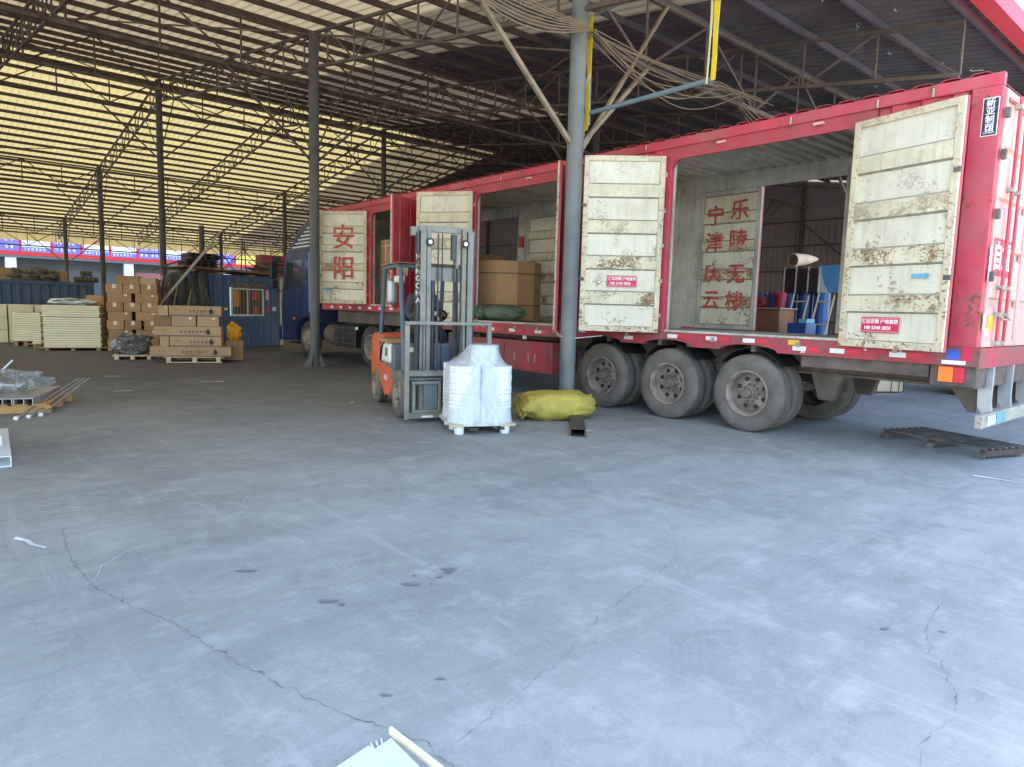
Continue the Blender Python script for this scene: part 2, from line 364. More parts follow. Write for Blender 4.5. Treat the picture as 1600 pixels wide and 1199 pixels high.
        if solid:
            q = o.modifiers.new('s', 'SOLIDIFY'); q.thickness = solid; q.offset = 0
        if bevel:
            q = o.modifiers.new('b', 'BEVEL'); q.width = bevel; q.segments = seg; q.limit_method = 'ANGLE'; q.angle_limit = R(40)
        return o
def box(name, m, x0, x1, y0, y1, z0, z1, parent=None, bevel=0, local=False): return MB().box(x0, x1, y0, y1, z0, z1).build(name, m, parent, local, bevel=bevel)
def inst(o, name, loc, rz=0, parent=None):
    c = o.copy(); COL.objects.link(c); c.name = name; c.location = loc; c.rotation_euler = (0, 0, rz)
    if parent is not None: c.parent = parent
    return c
def copy_tree(o, parent=None):
    c = o.copy(); COL.objects.link(c)
    if parent is not None: c.parent = parent
    else: ROOTM[c.name] = None
    for ch in list(o.children): copy_tree(ch, c)
    return c
def text(name, s, size, m, pos, u, v, parent=None, offset=.012, align='CENTER', extr=.0015, spacing=1.0):
    c = bpy.data.curves.new(name, 'FONT'); c.body = s; c.size = size; c.align_x = align; c.align_y = 'CENTER'; c.extrude = extr; c.offset = offset*size
    c.space_line = spacing; c.materials.append(MT[m])
    o = bpy.data.objects.new(name, c); COL.objects.link(o)
    u, v = Vector(u).normalized(), Vector(v).normalized(); nn = u.cross(v)
    Mx = Matrix((u, v, nn)).transposed().to_4x4(); Mx.translation = pos
    if parent is not None:
        o.parent = parent; Mx = ROOTM[root_of(parent).name].inverted() @ Mx
    o.matrix_local = Mx
    return o
def strokes(mb, o, u, v, size, n, gap=1.15, seed=0, d=.002, nrm=None):
    """small illegible printed glyphs"""
    rr = random.Random(seed); o, u, v = Vector(o), Vector(u).normalized(), Vector(v).normalized(); nn = Vector(nrm) if nrm else u.cross(v)
    for k in range(n):
        c = o+u*(k*size*gap)
        for j in range(3):
            y = (j-1)*size*.32+rr.uniform(-.03, .03)*size
            mb.obox(c+v*y+nn*d, u*size*rr.uniform(.2, .42), v*size*.055, nn*.001)
        for j in range(2):
            x = rr.uniform(-.3, .3)*size
            mb.obox(c+u*x+nn*(d+.0011), u*size*.055, v*size*rr.uniform(.25, .45), nn*.001)
ORD = ['lowest', 'second', 'third', 'fourth', 'fifth', 'sixth', 'seventh', 'eighth', 'ninth', 'tenth', 'eleventh', 'twelfth', 'thirteenth', 'fourteenth', 'fifteenth', 'sixteenth', 'seventeenth', 'eighteenth']
def nth(k, n): return 'topmost' if k == n-1 else ORD[k]+('' if k == 0 else ' from the bottom')

# ================================================================== GROUND
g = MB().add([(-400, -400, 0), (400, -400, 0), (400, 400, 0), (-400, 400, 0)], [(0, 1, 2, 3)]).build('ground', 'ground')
tag(g, 'grey dusty concrete yard floor, pale outside, with the shade under the shed painted dark', 'ground', kind='structure')
def crack(pts, w0, name, m='crack', jit=.02, z=.004, sub=9, seed=0):
    rr = random.Random(seed); P = []
    for i in range(len(pts)-1):
        a, b = Vector(pts[i]), Vector(pts[i+1]); L_ = (b-a).length; k = max(2, int(L_/.018)); n_ = Vector((-(b-a).y, (b-a).x)).normalized()
        for j in range(k): P.append(a.lerp(b, j/k)+n_*(jit*1.3*noise.noise(Vector((len(P)*.27, seed*5.1, 0)))+rr.gauss(0, jit*.22)))
    P.append(Vector(pts[-1])); vs = []; mb = MB()
    for i, p in enumerate(P):
        d = (P[min(i+1, len(P)-1)]-P[max(i-1, 0)]).normalized(); n_ = Vector((-d.y, d.x)); e = min(1, min(i, len(P)-1-i)/6+.15)
        ww = w0*.32*e*max(.15, .8+1.3*noise.noise(Vector((i*.35, seed, 3)))+rr.uniform(-.3, .3))*(2.4 if rr.random() < .10 else 1)
        vs += [(p.x+n_.x*ww, p.y+n_.y*ww, z), (p.x-n_.x*ww, p.y-n_.y*ww, z)]
    mb.add(vs, [(2*i, 2*i+1, 2*i+3, 2*i+2) for i in range(len(P)-1)])
    o = mb.build(name, m, g); return o
CR1 = [(0.627, 5.283), (0.585, 4.788), (0.583, 4.468), (0.61, 4.107), (0.662, 3.893), (0.712, 3.702), (0.82, 3.424), (0.871, 3.144), (0.94, 2.841), (0.995, 2.624), (1.053, 2.443), (1.094, 2.3), (1.15, 2.151), (1.214, 2.027), (1.265, 1.893), (1.27, 1.8), (1.268, 1.721), (1.2, 1.5)]
CR2 = [(1.292, 1.804), (1.453, 1.838), (1.684, 1.89), (1.859, 1.948), (2.013, 1.971), (2.259, 2.071), (2.508, 2.174), (2.887, 2.278), (3.245, 2.352), (3.556, 2.447), (3.856, 2.678), (4.119, 2.924), (4.287, 3.201)]
CR3 = [(4.188, 1.133), (3.96, 1.109), (3.72, 1.068), (3.516, 0.983), (3.314, 0.856), (3.172, 0.778), (3.013, 0.733)]
ROOTM[g.name] = Matrix.Identity(4)
for i, (c, w0) in enumerate(((CR1, .0042), (CR2, .0022), (CR3, .0032), ([(7.497, 1.786), (6.755, 2.036), (6.357, 2.265)], .003), ([(.75, 3.6), (.95, 3.62), (1.1, 3.5)], .002), ([(3.0, .73), (2.7, .75), (2.5, .68)], .002), ([(1.5, 3.16), (1.9, 3.3), (2.1, 3.6)], .0018))):
    crack(c, w0, 'crack', seed=i, jit=.018)
for i, (c, w0) in enumerate((([(0.615, 4.135), (0.702, 4.379), (0.888, 4.564), (1.039, 4.594)], .004), ([(0.995, 4.776), (1.15, 4.79), (1.296, 4.763)], .004), ([(1.666, 4.978), (1.91, 5.397)], .004))):
    tag(crack(c, w0, 'white_string', 'scrap', jit=.008, seed=20+i, z=.006), ['long curved white string lying on the concrete left', 'short white string lying beside the curved one', 'short straight white straw on the floor before the forklift'][i], 'string').parent = None
rr = random.Random(77)
for i in range(26):   # chalky scrapes on the floor at the left
    x_, y_ = rr.uniform(.35, 2.0), rr.gauss(5.6, .28); a = rr.gauss(-.15, .25); l_ = rr.uniform(.05, .4)
    crack([(x_, y_), (x_+l_*math.cos(a), y_+l_*math.sin(a))], rr.uniform(.004, .012), 'floor_scrape', 'chalk', seed=300+i, jit=.012, z=.0042+.0001*i)
def blob(c, rx, ry, rot, m, name, seed=0, z=.004):
    rr = random.Random(seed); n = 30; vs = [(c[0], c[1], z)]
    for k in range(n):
        t = 2*math.pi*k/n; q = 1+.75*noise.noise(Vector((math.cos(t)*2.5+seed*7, math.sin(t)*2.5, 0)))+rr.uniform(-.2, .2)
        x, y = math.cos(t)*rx*q, math.sin(t)*ry*q; vs.append((c[0]+x*math.cos(rot)-y*math.sin(rot), c[1]+x*math.sin(rot)+y*math.cos(rot), z))
    return MB().add(vs, [(0, k+1, (k+1) % n+1) for k in range(n)]).build(name, m, g)
for i in range(12):
    rr = random.Random(100+i); cx_, cy_ = rr.choice(((1.967, 3.093), (2.267, 3.147), (1.325, 3.816), (1.52, 3.16), (3.65, 1.12), (1.45, 2.2), (4.8, 3.6))); blob((cx_+rr.gauss(0, .09), cy_+rr.gauss(0, .06)), rr.uniform(.008, .03), rr.uniform(.005, .014), -.65+rr.uniform(-.4, .4), 'stain_dark', 'oil_stain', i, .0045+.0002*i)
for i, (c, rx, ry) in enumerate((((1.967, 3.093), .05, .02), ((2.267, 3.147), .05, .02), ((1.325, 3.816), .05, .02), ((1.52, 3.16), .05, .02))):
    blob(c, rx, ry, -.65, 'stain_dark', 'oil_stain', i)

# ================================================================== SHED
YR, ZR, SN, SF = 29.28, 9.82, .148, .1358
Y0, Y1 = 3.46, 57.3
def rz_(y): return ZR-SN*(YR-y) if y < YR else ZR-SF*(y-YR)
shed = thing('warehouse_shed', 'large open steel shed with dark lattice trusses and corrugated roof over the yard', 'shed', (7.167, 15.64, 0))
COLX = [-22.1, -12.35, -2.59, 7.167, 16.92, 26.68]; COLY = [7.03, 15.64, 29.28, 41.1, 52.95]
XL, XR = -23, 32
# roof sheets
pitch = .25
def roof_sheet(x0, w_, ya, yb, m):
    n_ = int(round(w_/pitch)); prof = []
    for i in range(n_):
        a = i*pitch; prof += [(a, 0), (a+.14, 0), (a+.165, .03), (a+.225, .03)]
    prof.append((n_*pitch, 0))
    za, zb = rz_(ya)+.15, rz_(yb)+.15; v = Vector((0, yb-ya, zb-za)); L_ = v.length
    return MB().sheet(prof, (1, 0, 0), v.normalized(), (x0, ya, za), L_, (0, 0, 1)).build('roof_sheet', m, shed)
x = XL; k = 0
while x < XR:
    mn = 'roof_near' if x+2*noise.noise(Vector((x*2.1, 3, 0))) < 6.8 else ('roof_near_shade' if x < 10.0 else 'roof_grey')  # sheet colours step darker with x, painting in the fading roof glow
    mf = 'roof_cream' if x+3*noise.noise(Vector((x*1.7, 0, 0))) < 18.5 else ('roof_half_shade' if x+4*noise.noise(Vector((x*1.3, 5, 0))) < 24 else 'roof_grey')
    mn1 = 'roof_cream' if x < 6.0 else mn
    roof_sheet(x, 1.0, Y0-.15, 16.2, mn); roof_sheet(x, 1.0, 16.2, YR, 'roof_near' if x+3*noise.noise(Vector((x*1.9, 9, 0))) < 9.6 else ('roof_near_shade' if x < 16.5 else 'roof_grey')); roof_sheet(x, 1.0, YR, 45.2, mf); roof_sheet(x, 1.0, 45.2, Y1, mf)
    x += 1.0; k += 1
rc = MB(); rc.prism([(-.35, -.06), (0, .02), (.35, -.06), (.35, -.02), (0, .06), (-.35, -.02)], (XL, YR, ZR+.19), (0, 1, 0), (0, 0, 1), (XR-XL, 0, 0)); rc.build('ridge_cap', 'purlin', shed)
# purlins
def purlin(y, m):
    z = rz_(y); mb = MB(); h = .12
    mb.box(XL, XR, y-.03, y-.024, z, z+h); mb.box(XL, XR, y-.024, y+.022, z, z+.006); mb.box(XL, XR, y-.024, y+.022, z+h-.006, z+h)
    return mb.build('purlin', m, shed)
for k in range(21): purlin(3.7+1.24*k, 'purlin_grey' if k < 6 else 'purlin')
for k in range(1, 31): purlin(YR-.25+.935*k, 'purlin')
# columns
def column(x_, y_, mname, near=False):
    zt = rz_(y_)-.02; mb = MB(); n_ = 24 if near else 12
    c = MB().lathe([(.118, 0), (.118, zt)], (x_, y_, 0), n=n_).build('column', mname, shed, smooth=True)
    MB().box(x_-.22, x_+.22, y_-.22, y_+.22, 0, .02).build('base_plate', mname, c)
    for t in (45, 135, 225, 315):
        d = Vector((math.cos(R(t)), math.sin(R(t)), 0)); n2 = Vector((-d.y, d.x, 0))*.005; o_ = Vector((x_, y_, .02))
        MB().prism([(.11, 0), (.26, 0), (.12, .34), (.11, .34)], o_-n2, d, (0, 0, 1), n2*2).build('gusset', mname, c)
    return c
for x_ in COLX:
    for y_ in COLY:
        if y_ == 7.03 and x_ < 7: continue
        near = (x_ > 0 and x_ < 8 and y_ < 16)
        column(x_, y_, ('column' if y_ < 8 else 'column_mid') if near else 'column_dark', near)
# lattice trusses along the slope
def slope_truss(x_, webs, mname, dep=.8):
    ys = [3.75+1.24*k for k in range(21)]; ys = ys + [YR+.0]+[YR+1.27*k for k in range(1, 26)]
    ys = [y for y in ys if y < 57.2]
    top = [(x_, y, rz_(y)-.03) for y in ys]; bot = [(x_, y, rz_(y)-dep) for y in ys]
    tc = MB(); bc = MB()
    ir = ys.index(YR)
    for (a, b) in ((0, ir), (ir, len(ys)-1)):
        tc.bar(top[a], top[b], .06, .06); bc.bar(bot[a], bot[b], .06, .06)
    t = tc.build('truss', mname, shed); tag(t, None, None)
    bc.build('bottom_chord', mname, t)
    ws = []
    for i in range(len(ys)):
        ws.append((top[i], bot[i]))
        if i+1 < len(ys): ws.append((top[i], bot[i+1]) if i % 2 else (bot[i], top[i+1]))
    if webs:
        for a, b in ws: MB().tube([a, b], .022, 5).build('web_bar', mname, t)
    else:
        mb = MB()
        for a, b in ws: mb.tube([a, b], .022, 5)
        tag(mb.build('web_bars', mname, t), None, None, kind='stuff')
for i in range(11):
    x_ = 7.167+4.878*(i-6)
    slope_truss(x_, x_ in () or abs(x_-7.167) < .1 or abs(x_-12.045) < .1, 'truss_near' if 7 < x_ < 13 else 'truss')
# transverse trusses along the column lines
def cross_truss(y_, webs, mname, dep=1.05, n_=6):
    xs = [COLX[0]+9.756*k/n_ for k in range(n_*5+1)]; zt, zb = rz_(y_)-.1, rz_(y_)-.1-dep
    t = MB().bar((xs[0], y_+.12, zt), (31.8, y_+.12, zt), .07).build('cross_truss', mname, shed)
    MB().bar((xs[0], y_+.12, zb), (31.8, y_+.12, zb), .08).build('bottom_chord', mname, t)
    ws = []
    for i, x_ in enumerate(xs):
        ws.append(((x_, y_+.12, zt), (x_, y_+.12, zb)))
        if i+1 < len(xs): ws.append(((x_, y_+.12, zt), (xs[i+1], y_+.12, zb)) if i % 2 == 0 else ((x_, y_+.12, zb), (xs[i+1], y_+.12, zt)))
    if webs:
        for a, b in ws:
            if -4 < a[0] < 27: MB().tube([a, b], .025, 5).build('web_bar', mname, t)
    else:
        mb = MB()
        for a, b in ws: mb.tube([a, b], .025, 5)
        tag(mb.build('web_bars', mname, t), None, None, kind='stuff')
    return t
for y_ in COLY+[22.4, 57.0]:
    cross_truss(y_, y_ in (7.03, 15.64), 'truss_near' if y_ < 8 else 'truss')
# knee braces from the columns to the cross trusses
for x_ in COLX[2:]:
    for y_ in COLY:
        if y_ == 7.03 and x_ < 7: continue
        zb = rz_(y_)-1.15; near = x_ < 8 and y_ < 16
        for s_ in (-1, 1):
            if near and y_ < 8:
                MB().bar((x_+s_*.1, y_, 3.9), (x_+s_*1.68, y_+.1, zb), .055).build('knee_brace', 'brace_tan', shed)
                MB().bar((x_+s_*.1, y_+.05, 3.75 if s_ > 0 else 3.84), (x_+s_*2.1, y_+.1, zb+1.05), .05).build('knee_brace', 'brace_tan', shed) if s_ > 0 else None
            else:
                MB().bar((x_+s_*.1, y_, zb-1.75), (x_+s_*2.0, y_+.1, zb), .05).build('knee_brace', 'truss', shed)
            if y_ > 8:
                MB().tube([(x_, y_+s_*.1, zb-1.6), (x_, y_+s_*2.1, rz_(y_+s_*2.1)-.8)], .02, 5).build('knee_brace', 'truss', shed)
# long tie rods
for (a, b) in (((7.2, 15.6, 5.1), (2.29, 22.4, 8.1)), ((7.2, 15.6, 5.1), (12.04, 22.4, 8.0)), ((7.1, 29.2, 7.2), (-2.5, 41.1, 7.6)), ((7.1, 41.1, 6.6), (16.9, 52.9, 5.9)), ((-2.6, 29.3, 7.2), (7.1, 41.1, 6.9)), ((7.2, 7.1, 5.2), (2.3, 15.6, 6.7)), ((7.2, 7.1, 5.2), (12.0, 15.6, 6.7))):
    MB().tube([a, b], .016, 5).build('tie_rod', 'truss', shed)
# near eave gutter, far eave band
e = MB(); e.prism([(0, 0), (-.22, .02), (-.24, .26), (-.2, .26), (-.19, .06), (0, .04)], (XL, Y0-.02, rz_(Y0)-.05), (0, 1, 0), (0, 0, 1), (XR-XL, 0, 0)); e.build('gutter', 'fascia_red', shed)
for k in range(14): box('gutter_bracket', 'ink_white', -20+3.75*k, -19.8+3.75*k, Y0-.275, Y0-.262, rz_(Y0)+.06, rz_(Y0)+.16, shed)
mb = MB(); prof = []
for i in range(int((XR-XL)/.5)): prof += [(i*.5, 0), (i*.5+.3, 0), (i*.5+.34, .04), (i*.5+.46, .04)]
mb.sheet(prof, (1, 0, 0), (0, 0, 1), (XL, Y1+.1, 5.25), .95, (0, 1, 0)); mb.build('eave_band', 'fascia_yellow', shed)
# east wall
prof = []
for i in range(int(53.5/.3)): prof += [(i*.3, 0), (i*.3+.17, 0), (i*.3+.2, .04), (i*.3+.27, .04)]
wl = MB().sheet(prof, (0, 1, 0), (0, 0, 1), (XR, Y0+.3, 0), 6.2, (1, 0, 0)).build('side_wall', 'wall_sheet', shed)
MB().add([(XR+.03, Y0, 6.1), (XR+.03, Y1, 5.3), (XR+.03, Y1, 5.5), (XR+.03, YR, ZR+.1), (XR+.03, Y0, 6.2)], [(0, 1, 2, 3, 4)]).build('gable_sheet', 'wall_sheet', wl)
for z_ in (1.3, 2.5, 3.7, 4.9, 6.05): MB().bar((XR-.05, Y0+.3, z_), (XR-.05, Y1, z_), .06).build('girt', 'purlin', wl)
for y_ in [4+6*k for k in range(10)]: MB().bar((XR-.12, y_, 0), (XR-.12, y_, rz_(y_)), .14).build('wall_post', 'purlin', wl)
for (ya, yb) in ((10, 16), (16, 22), (22, 28)): MB().bar((XR-.14, ya, 1), (XR-.14, yb, 6), .05).build('wall_brace', 'purlin', wl)
# loose pale foil strips hanging from the near roof
rr = random.Random(5)
for k in range(16):
    x_, y_ = rr.uniform(10.5, 17), rr.uniform(4.2, 9); z_ = rz_(y_)+.1; d = rr.uniform(.1, .28); a = rr.uniform(-.4, .9)
    p0 = Vector((x_, y_, z_)); pts = [p0, p0+Vector((d*.3, d*.3, 0)), p0+Vector((d*.5, d*.2, -.01)), p0+Vector((d, d*a*.8, .01))]
    MB().tube(pts, .006, 4).build('foil_strip', 'galv_white', shed)

# cables strung along the cross truss by the near column
cb = thing('cable_bundle', 'sagging brown cable bundle strung along the truss right of the near column', 'cable', (7.3, 6.9, 5.4))
rr = random.Random(3)
for k in range(11):
    sag = .05+.065*k; pts = []; y_ = 6.95-.03*(k % 4); x1 = 11.6+rr.uniform(-.5, .6)
    for j in range(17):
        t = j/16; sg = math.sin(math.pi*min(1, t*1.25)) if t < .8 else 0
        pts.append((7.3+(x1-7.3)*t, y_+.05*math.sin(7*t+k), 5.46-sag*sg*(.55 if k < 6 else .85)-.02*(k % 3)))
    MB().tube(pts, .0085, 5).build('cable', 'cable', cb)
for k in range(4):
    pts = [(11.0+.1*k+2.6*t, 6.95+.06*k, 5.44-.42*t-.5*math.sin(math.pi*t)*(.2+.15*k)) for t in [j/10 for j in range(11)]]
    MB().tube(pts, .0085, 5).build('cable', 'cable', cb)
cb2 = thing('cable_bundle', 'brown cable bundle running from the near column up to the left truss', 'cable', (7.0, 6.9, 5.5))
for k in range(8):
    pts = [(7.1-2.6*t, 6.92-.02*k, 5.5+.12*t-.02*k-math.sin(math.pi*t)*(.04+.04*k)) for t in [j/10 for j in range(11)]]
    MB().tube(pts, .0085, 5).build('cable', 'cable', cb2)
# pipe frame with torn yellow wrapping
pf = thing('pipe_frame', 'blue grey pipe frame with torn yellow wrapping hanging at the near column', 'pipe frame', (7.4, 6.9, 4.3))
MB().tube([(7.4, 6.95, 4.37), (7.4, 4.98, 4.38)], .032, 10).build('bottom_pipe', 'pipe_blue', pf, smooth=True)
MB().tube([(7.4, 7.0, 4.2), (7.4, 7.02, 5.7), (7.4, 6.25, 5.72)], .02, 8).build('upright', 'pipe_blue', pf, smooth=True)
MB().tube([(7.4, 4.96, 4.36), (7.4, 4.92, 6.1)], .02, 8).build('upright', 'pipe_blue', pf, smooth=True)
def wrap(pts, m, wd, seed):
    rr = random.Random(seed); mb = MB(); P = []
    for i in range(len(pts)-1):
        for j in range(6): P.append(Vector(pts[i]).lerp(Vector(pts[i+1]), j/6))
    P.append(Vector(pts[-1])); vs = []
    for p in P:
        a = rr.uniform(-.012, .012); ww = wd*rr.uniform(.75, 1.2)
        vs += [p+Vector((-.03+a, ww, 0)), p+Vector((-.036+a, -ww, .0))]
    mb.add(vs, [(2*i, 2*i+1, 2*i+3, 2*i+2) for i in range(len(P)-1)])
    return mb.build('yellow_wrap', m, pf, solid=.004)
wrap([(7.4, 6.2, 5.74), (7.4, 7.0, 5.72), (7.4, 7.02, 4.12)], 'tape_yellow', .045, 1)
wrap([(7.39, 7.06, 5.6), (7.39, 7.08, 5.0), (7.39, 7.06, 4.05)], 'tape_pale', .022, 2)
wrap([(7.39, 7.0, 4.9), (7.37, 7.12, 4.5), (7.35, 7.2, 4.2)], 'tape_pale', .025, 5)
wrap([(7.4, 4.92, 6.1), (7.4, 4.95, 4.36)], 'tape_yellow', .038, 3)
wrap([(7.38, 4.99, 5.9), (7.38, 5.01, 4.32)], 'tape_pale', .016, 4)

# ================================================================== TRAILER
TX, TF = 8.13, 10.63       # near and far side planes
TY0, TY1 = 2.13, 17.25
ZF, ZFH, ZT = 1.27, 1.52, 4.0
YS = 12.0                  # step to the raised front deck
tr = thing('box_trailer', 'long red box trailer with its side doors swung open, loaded in the shed', 'trailer', (9.38, 9.5, 0))
def tb(name, m, *a, **k): return box(name, m, *a, parent=tr, **k)
tb('deck', ['inner'], TX+.07, TF-.07, TY0+.03, YS, ZF-.1, ZF); tb('deck', 'inner', TX+.07, TF-.07, YS+.003, TY1-.05, ZFH-.1, ZFH)
tb('deck_step', 'inner', TX+.07, TF-.07, YS-.02, YS, ZF, ZFH)
WY = [4.69, 5.97, 7.25]
# side rails with wheel arches
def rail(x0, x1, name='side_rail'):
    zb = 1.075; poly = [(TY0, ZF+.0), (TY0, zb)]
    for wy in WY:
        for k in range(9):
            t = math.pi*(1-k/8); dy = .42*math.cos(t); dz = .085*math.sin(t); poly.append((wy+dy, zb+dz))
    poly += [(YS, zb), (YS, ZF)]
    o = MB().prism(poly, (x0, 0, 0), (0, 1, 0), (0, 0, 1), (x1-x0, 0, 0)).build(name, 'red_dirty', tr); return o
r1 = rail(TX-.01, TX+.07); rail(TF-.07, TF)
for xa, xb in ((TX-.01, TX+.07), (TF-.07, TF)):
    tb('side_rail', 'red_dirty', xa, xb, YS+.003, TY1, 1.385, ZFH)
    tb('rail_step', 'red_dirty', xa+.004, xb-.004, YS-.05, YS+.05, 1.0, ZFH-.004)
# door sills
for (a, b, z) in ((3.52, 6.03, ZF), (8.27, 10.58, ZF), (12.52, 14.63, ZFH)):
    tb('door_sill', 'inner', TX-.012, TX+.12, a, b, z+.002, z+.03)
# reflective tape pieces along the rail
def tape(y, z, m, l=.14): return MB().box(TX-.0135, TX-.0105, y, y+l, z, z+.055).build('reflective_tape', m, r1)
for y in (2.62, 3.28, 3.74, 4.42, 4.98, 5.62, 6.42, 7.4, 8.45, 9.15, 9.75, 10.4, 10.9):
    z = 1.125 if all(abs(y+.1-wy) > .42 for wy in WY) else 1.185
    tape(y+.17, z, 'reflect_white', .17); tape(y, z, 'reflect_red', .168)
for y in (12.6, 13.1, 13.6, 14.1, 14.6, 15.1, 15.6, 16.1, 16.6): tape(y, 1.43, 'reflect_white', .14); tape(y+.143, 1.43, 'reflect_red', .16)
for y in (2.9, 4.0, 5.2, 6.7, 8.7, 9.3, 10.2): MB().obox((TX-.03, y, 1.2), (.022, 0, 0), (0, .02, 0), (0, 0, .03)).build('rope_hook', 'steel_bar', r1)
box('marker_plate', 'ink_white', TX-.014, TX-.011, 2.22, 2.44, 1.09, 1.13, r1); box('sticker', 'ink_blue', TX-.0142, TX-.0112, 2.28, 2.40, 1.14, 1.24, r1); box('sticker', 'sticker_red', TX-.0145, TX-.0115, 2.17, 2.26, 1.13, 1.30, r1)
box('sticker', 'yellow_tag', TX-.0142, TX-.0112, 4.0, 4.14, 1.19, 1.25, r1)
text('rail_mark', '3', .07, 'ink_white', (TX-.013, 2.85, 1.2), (0, -1, 0), (0, 0, 1), r1); text('rail_mark', '2', .07, 'ink_white', (TX-.013, 3.22, 1.2), (0, -1, 0), (0, 0, 1), r1); text('rail_mark', '30', .06, 'ink_white', (TX-.013, 3.95, 1.12), (0, -1, 0), (0, 0, 1), r1)
# top rails: upper bright band, lower lintel
for xa, xb, s_ in ((TX-.015, TX+.06, 1), (TF-.06, TF+.015, -1)):
    t = tb('top_rail', 'red', xa, xb, TY0, TY1, 3.86, 3.985, bevel=.008)
    for (ya, yb) in (((3.31, 6.21), (8.09, 10.79), (12.34, 14.89)) if s_ > 0 else ((TY0+.03, TY1-.02),)):
        tb('lintel', 'red_lintel', xa+(.03 if s_ > 0 else -.0), xb+(0 if s_ > 0 else -.03), ya, yb, 3.70, 3.862)
for k in range(46): MB().obox((TX+.03, TY0+.2+.325*k, 3.992), (.05, 0, 0), (0, .09, 0), (0, 0, .012)).build('roof_rib_end', 'red_fade', t) if k < 0 else None
mb = MB(); prof = []
for i in range(57): a = i*.262; prof += [(a, 0), (a+.05, .028), (a+.17, .028), (a+.22, 0)]
mb.sheet(prof, (0, 1, 0), (1, 0, 0), (TX-.01, TY0+.1, 3.985), TF-TX+.02, (0, 0, 1)); mb.build('roof', 'red', tr, solid=.006)
mb = MB(); prof = []
for i in range(74): a = i*.202; prof += [(a, 0), (a+.006, .06), (a+.1, .06), (a+.106, 0)]
mb.sheet(prof, (0, 1, 0), (1, 0, 0), (TX+.06, TY0+.1, 3.905), TF-TX-.12, (0, 0, 1)); mb.build('ceiling_lining', 'inner', tr)
for y in (3.9, 5.2, 7.8, 9.0): box('lintel_hook', 'red_fade', TX-.03, TX+.01, y, y+.12, 3.80, 3.83, tr)
for y in (2.75, 3.3, 4.3, 6.5, 9.8): MB().tube([(TX-.03, y, 3.86), (TX-.03, y, 3.95)], .012, 6).build('lintel_hook', 'steel_bar', tr)
# wall panels and posts, near side
def corr_wall(xp, ya, yb, za, zb, out, m, inner_m=None):
    n_ = max(1, round((yb-ya)/.27)); p = (yb-ya)/n_; prof = []
    for i in range(n_): a = i*p; prof += [(a, 0), (a+p*.12, .035), (a+p*.5, .035), (a+p*.62, 0)]
    prof.append((yb-ya, 0))
    return MB().sheet(prof, (0, 1, 0), (0, 0, 1), (xp, ya, za), zb-za, (out, 0, 0)).build('wall_panel', m, tr, solid=.004)
def wall(xs, out, segs, posts):
    for (a, b) in segs:
        zb = ZF if b < YS+.5 else ZFH
        corr_wall(xs-out*.05, a, b, zb, 3.865, out, 'red' if out < 0 else 'red')
        mb = MB(); n_ = max(1, round((b-a)/.2)); prof = []
        for i in range(n_): q = (b-a)/n_; prof += [(i*q, 0), (i*q+q*.4, 0), (i*q+q*.5, .02), (i*q+q*.9, .02)]
        prof.append((b-a, 0)); mb.sheet(prof, (0, 1, 0), (0, 0, 1), (xs-out*.09, a, zb), 3.92-zb, (out, 0, 0)); mb.build('lining_panel', 'inner', tr)
    for (a, b) in posts:
        zb = ZF if b < YS+.5 else ZFH
        o = MB().box(min(xs, xs-out*.07), max(xs, xs-out*.07), a, b, zb, 3.705).build('post', 'red', tr, bevel=.006)
        xi = xs-out*.1; MB().box(min(xi, xi+out*.027), max(xi, xi+out*.027), a-.02, b+.02, zb+.03, 3.92).build('post_lining', 'inner', tr)
wall(TX, -1, [(2.42, 3.3), (6.22, 8.08), (10.8, 12.33), (14.9, 17.1)], [(3.31, 3.5), (6.05, 6.21), (8.09, 8.25), (10.6, 10.79), (12.34, 12.5), (14.65, 14.89), (17.11, 17.25)])
wall(TF, 1, [(2.3, 4.4), (7.45, 9.15), (12.05, 12.1), (14.6, 17.1)], [(4.41, 4.62), (7.17, 7.44), (9.16, 9.4), (11.8, 12.04), (14.4, 14.59), (17.11, 17.25)])
# rounded gusset corners at the top of the openings
for (a, b, z) in ((3.5, 6.05, 3.7), (8.25, 10.6, 3.7), (12.5, 14.65, 3.7)):
    for (y, s_) in ((a, 1), (b, -1)):
        poly = [(0, 0)]+[(s_*(.16-.16*math.sin(R(q))), -(.16-.16*math.cos(R(q)))) for q in range(0, 91, 15)]
        MB().prism(poly, (TX+.01, y, z), (0, 1, 0), (0, 0, 1), (.05, 0, 0)).build('corner_gusset', 'red_dirty', tr)
for (a, b) in ((4.62, 7.17), (9.4, 11.8), (12.1, 14.4)):
    tb('inner_lintel', 'inner', TF-.12, TF-.06, a, b, 3.66, 3.92)
# rear corner post, front wall
cp = tb('corner_post', 'red', TX-.02, TX+.08, TY0, TY0+.27, ZF, 3.86, bevel=.012); tb('corner_post', 'red', TF-.08, TF+.02, TY0, TY0+.27, ZF, 3.86)
tb('front_wall', 'red', TX+.07, TF-.07, TY1-.05, TY1, ZFH, 3.86)
pl = box('maker_plate', 'ink_white', TX-.0245, TX-.0215, TY0+.02, TY0+.16, 3.38, 3.75, cp); MB().box(TX-.0265, TX-.0235, TY0+.027, TY0+.153, 3.388, 3.742).build('maker_plate', 'plate_black', cp)
for i, ch in enumerate('新亚制厢'): text('plate_text', ch, .082, 'ink_white', (TX-.0275, TY0+.09, 3.695-.08*i), (0, -1, 0), (0, 0, 1), cp, .012)
text('plate_text', '0530-5860896', .017, 'ink_white', (TX-.0275, TY0+.09, 3.41), (0, -1, 0), (0, 0, 1), cp)
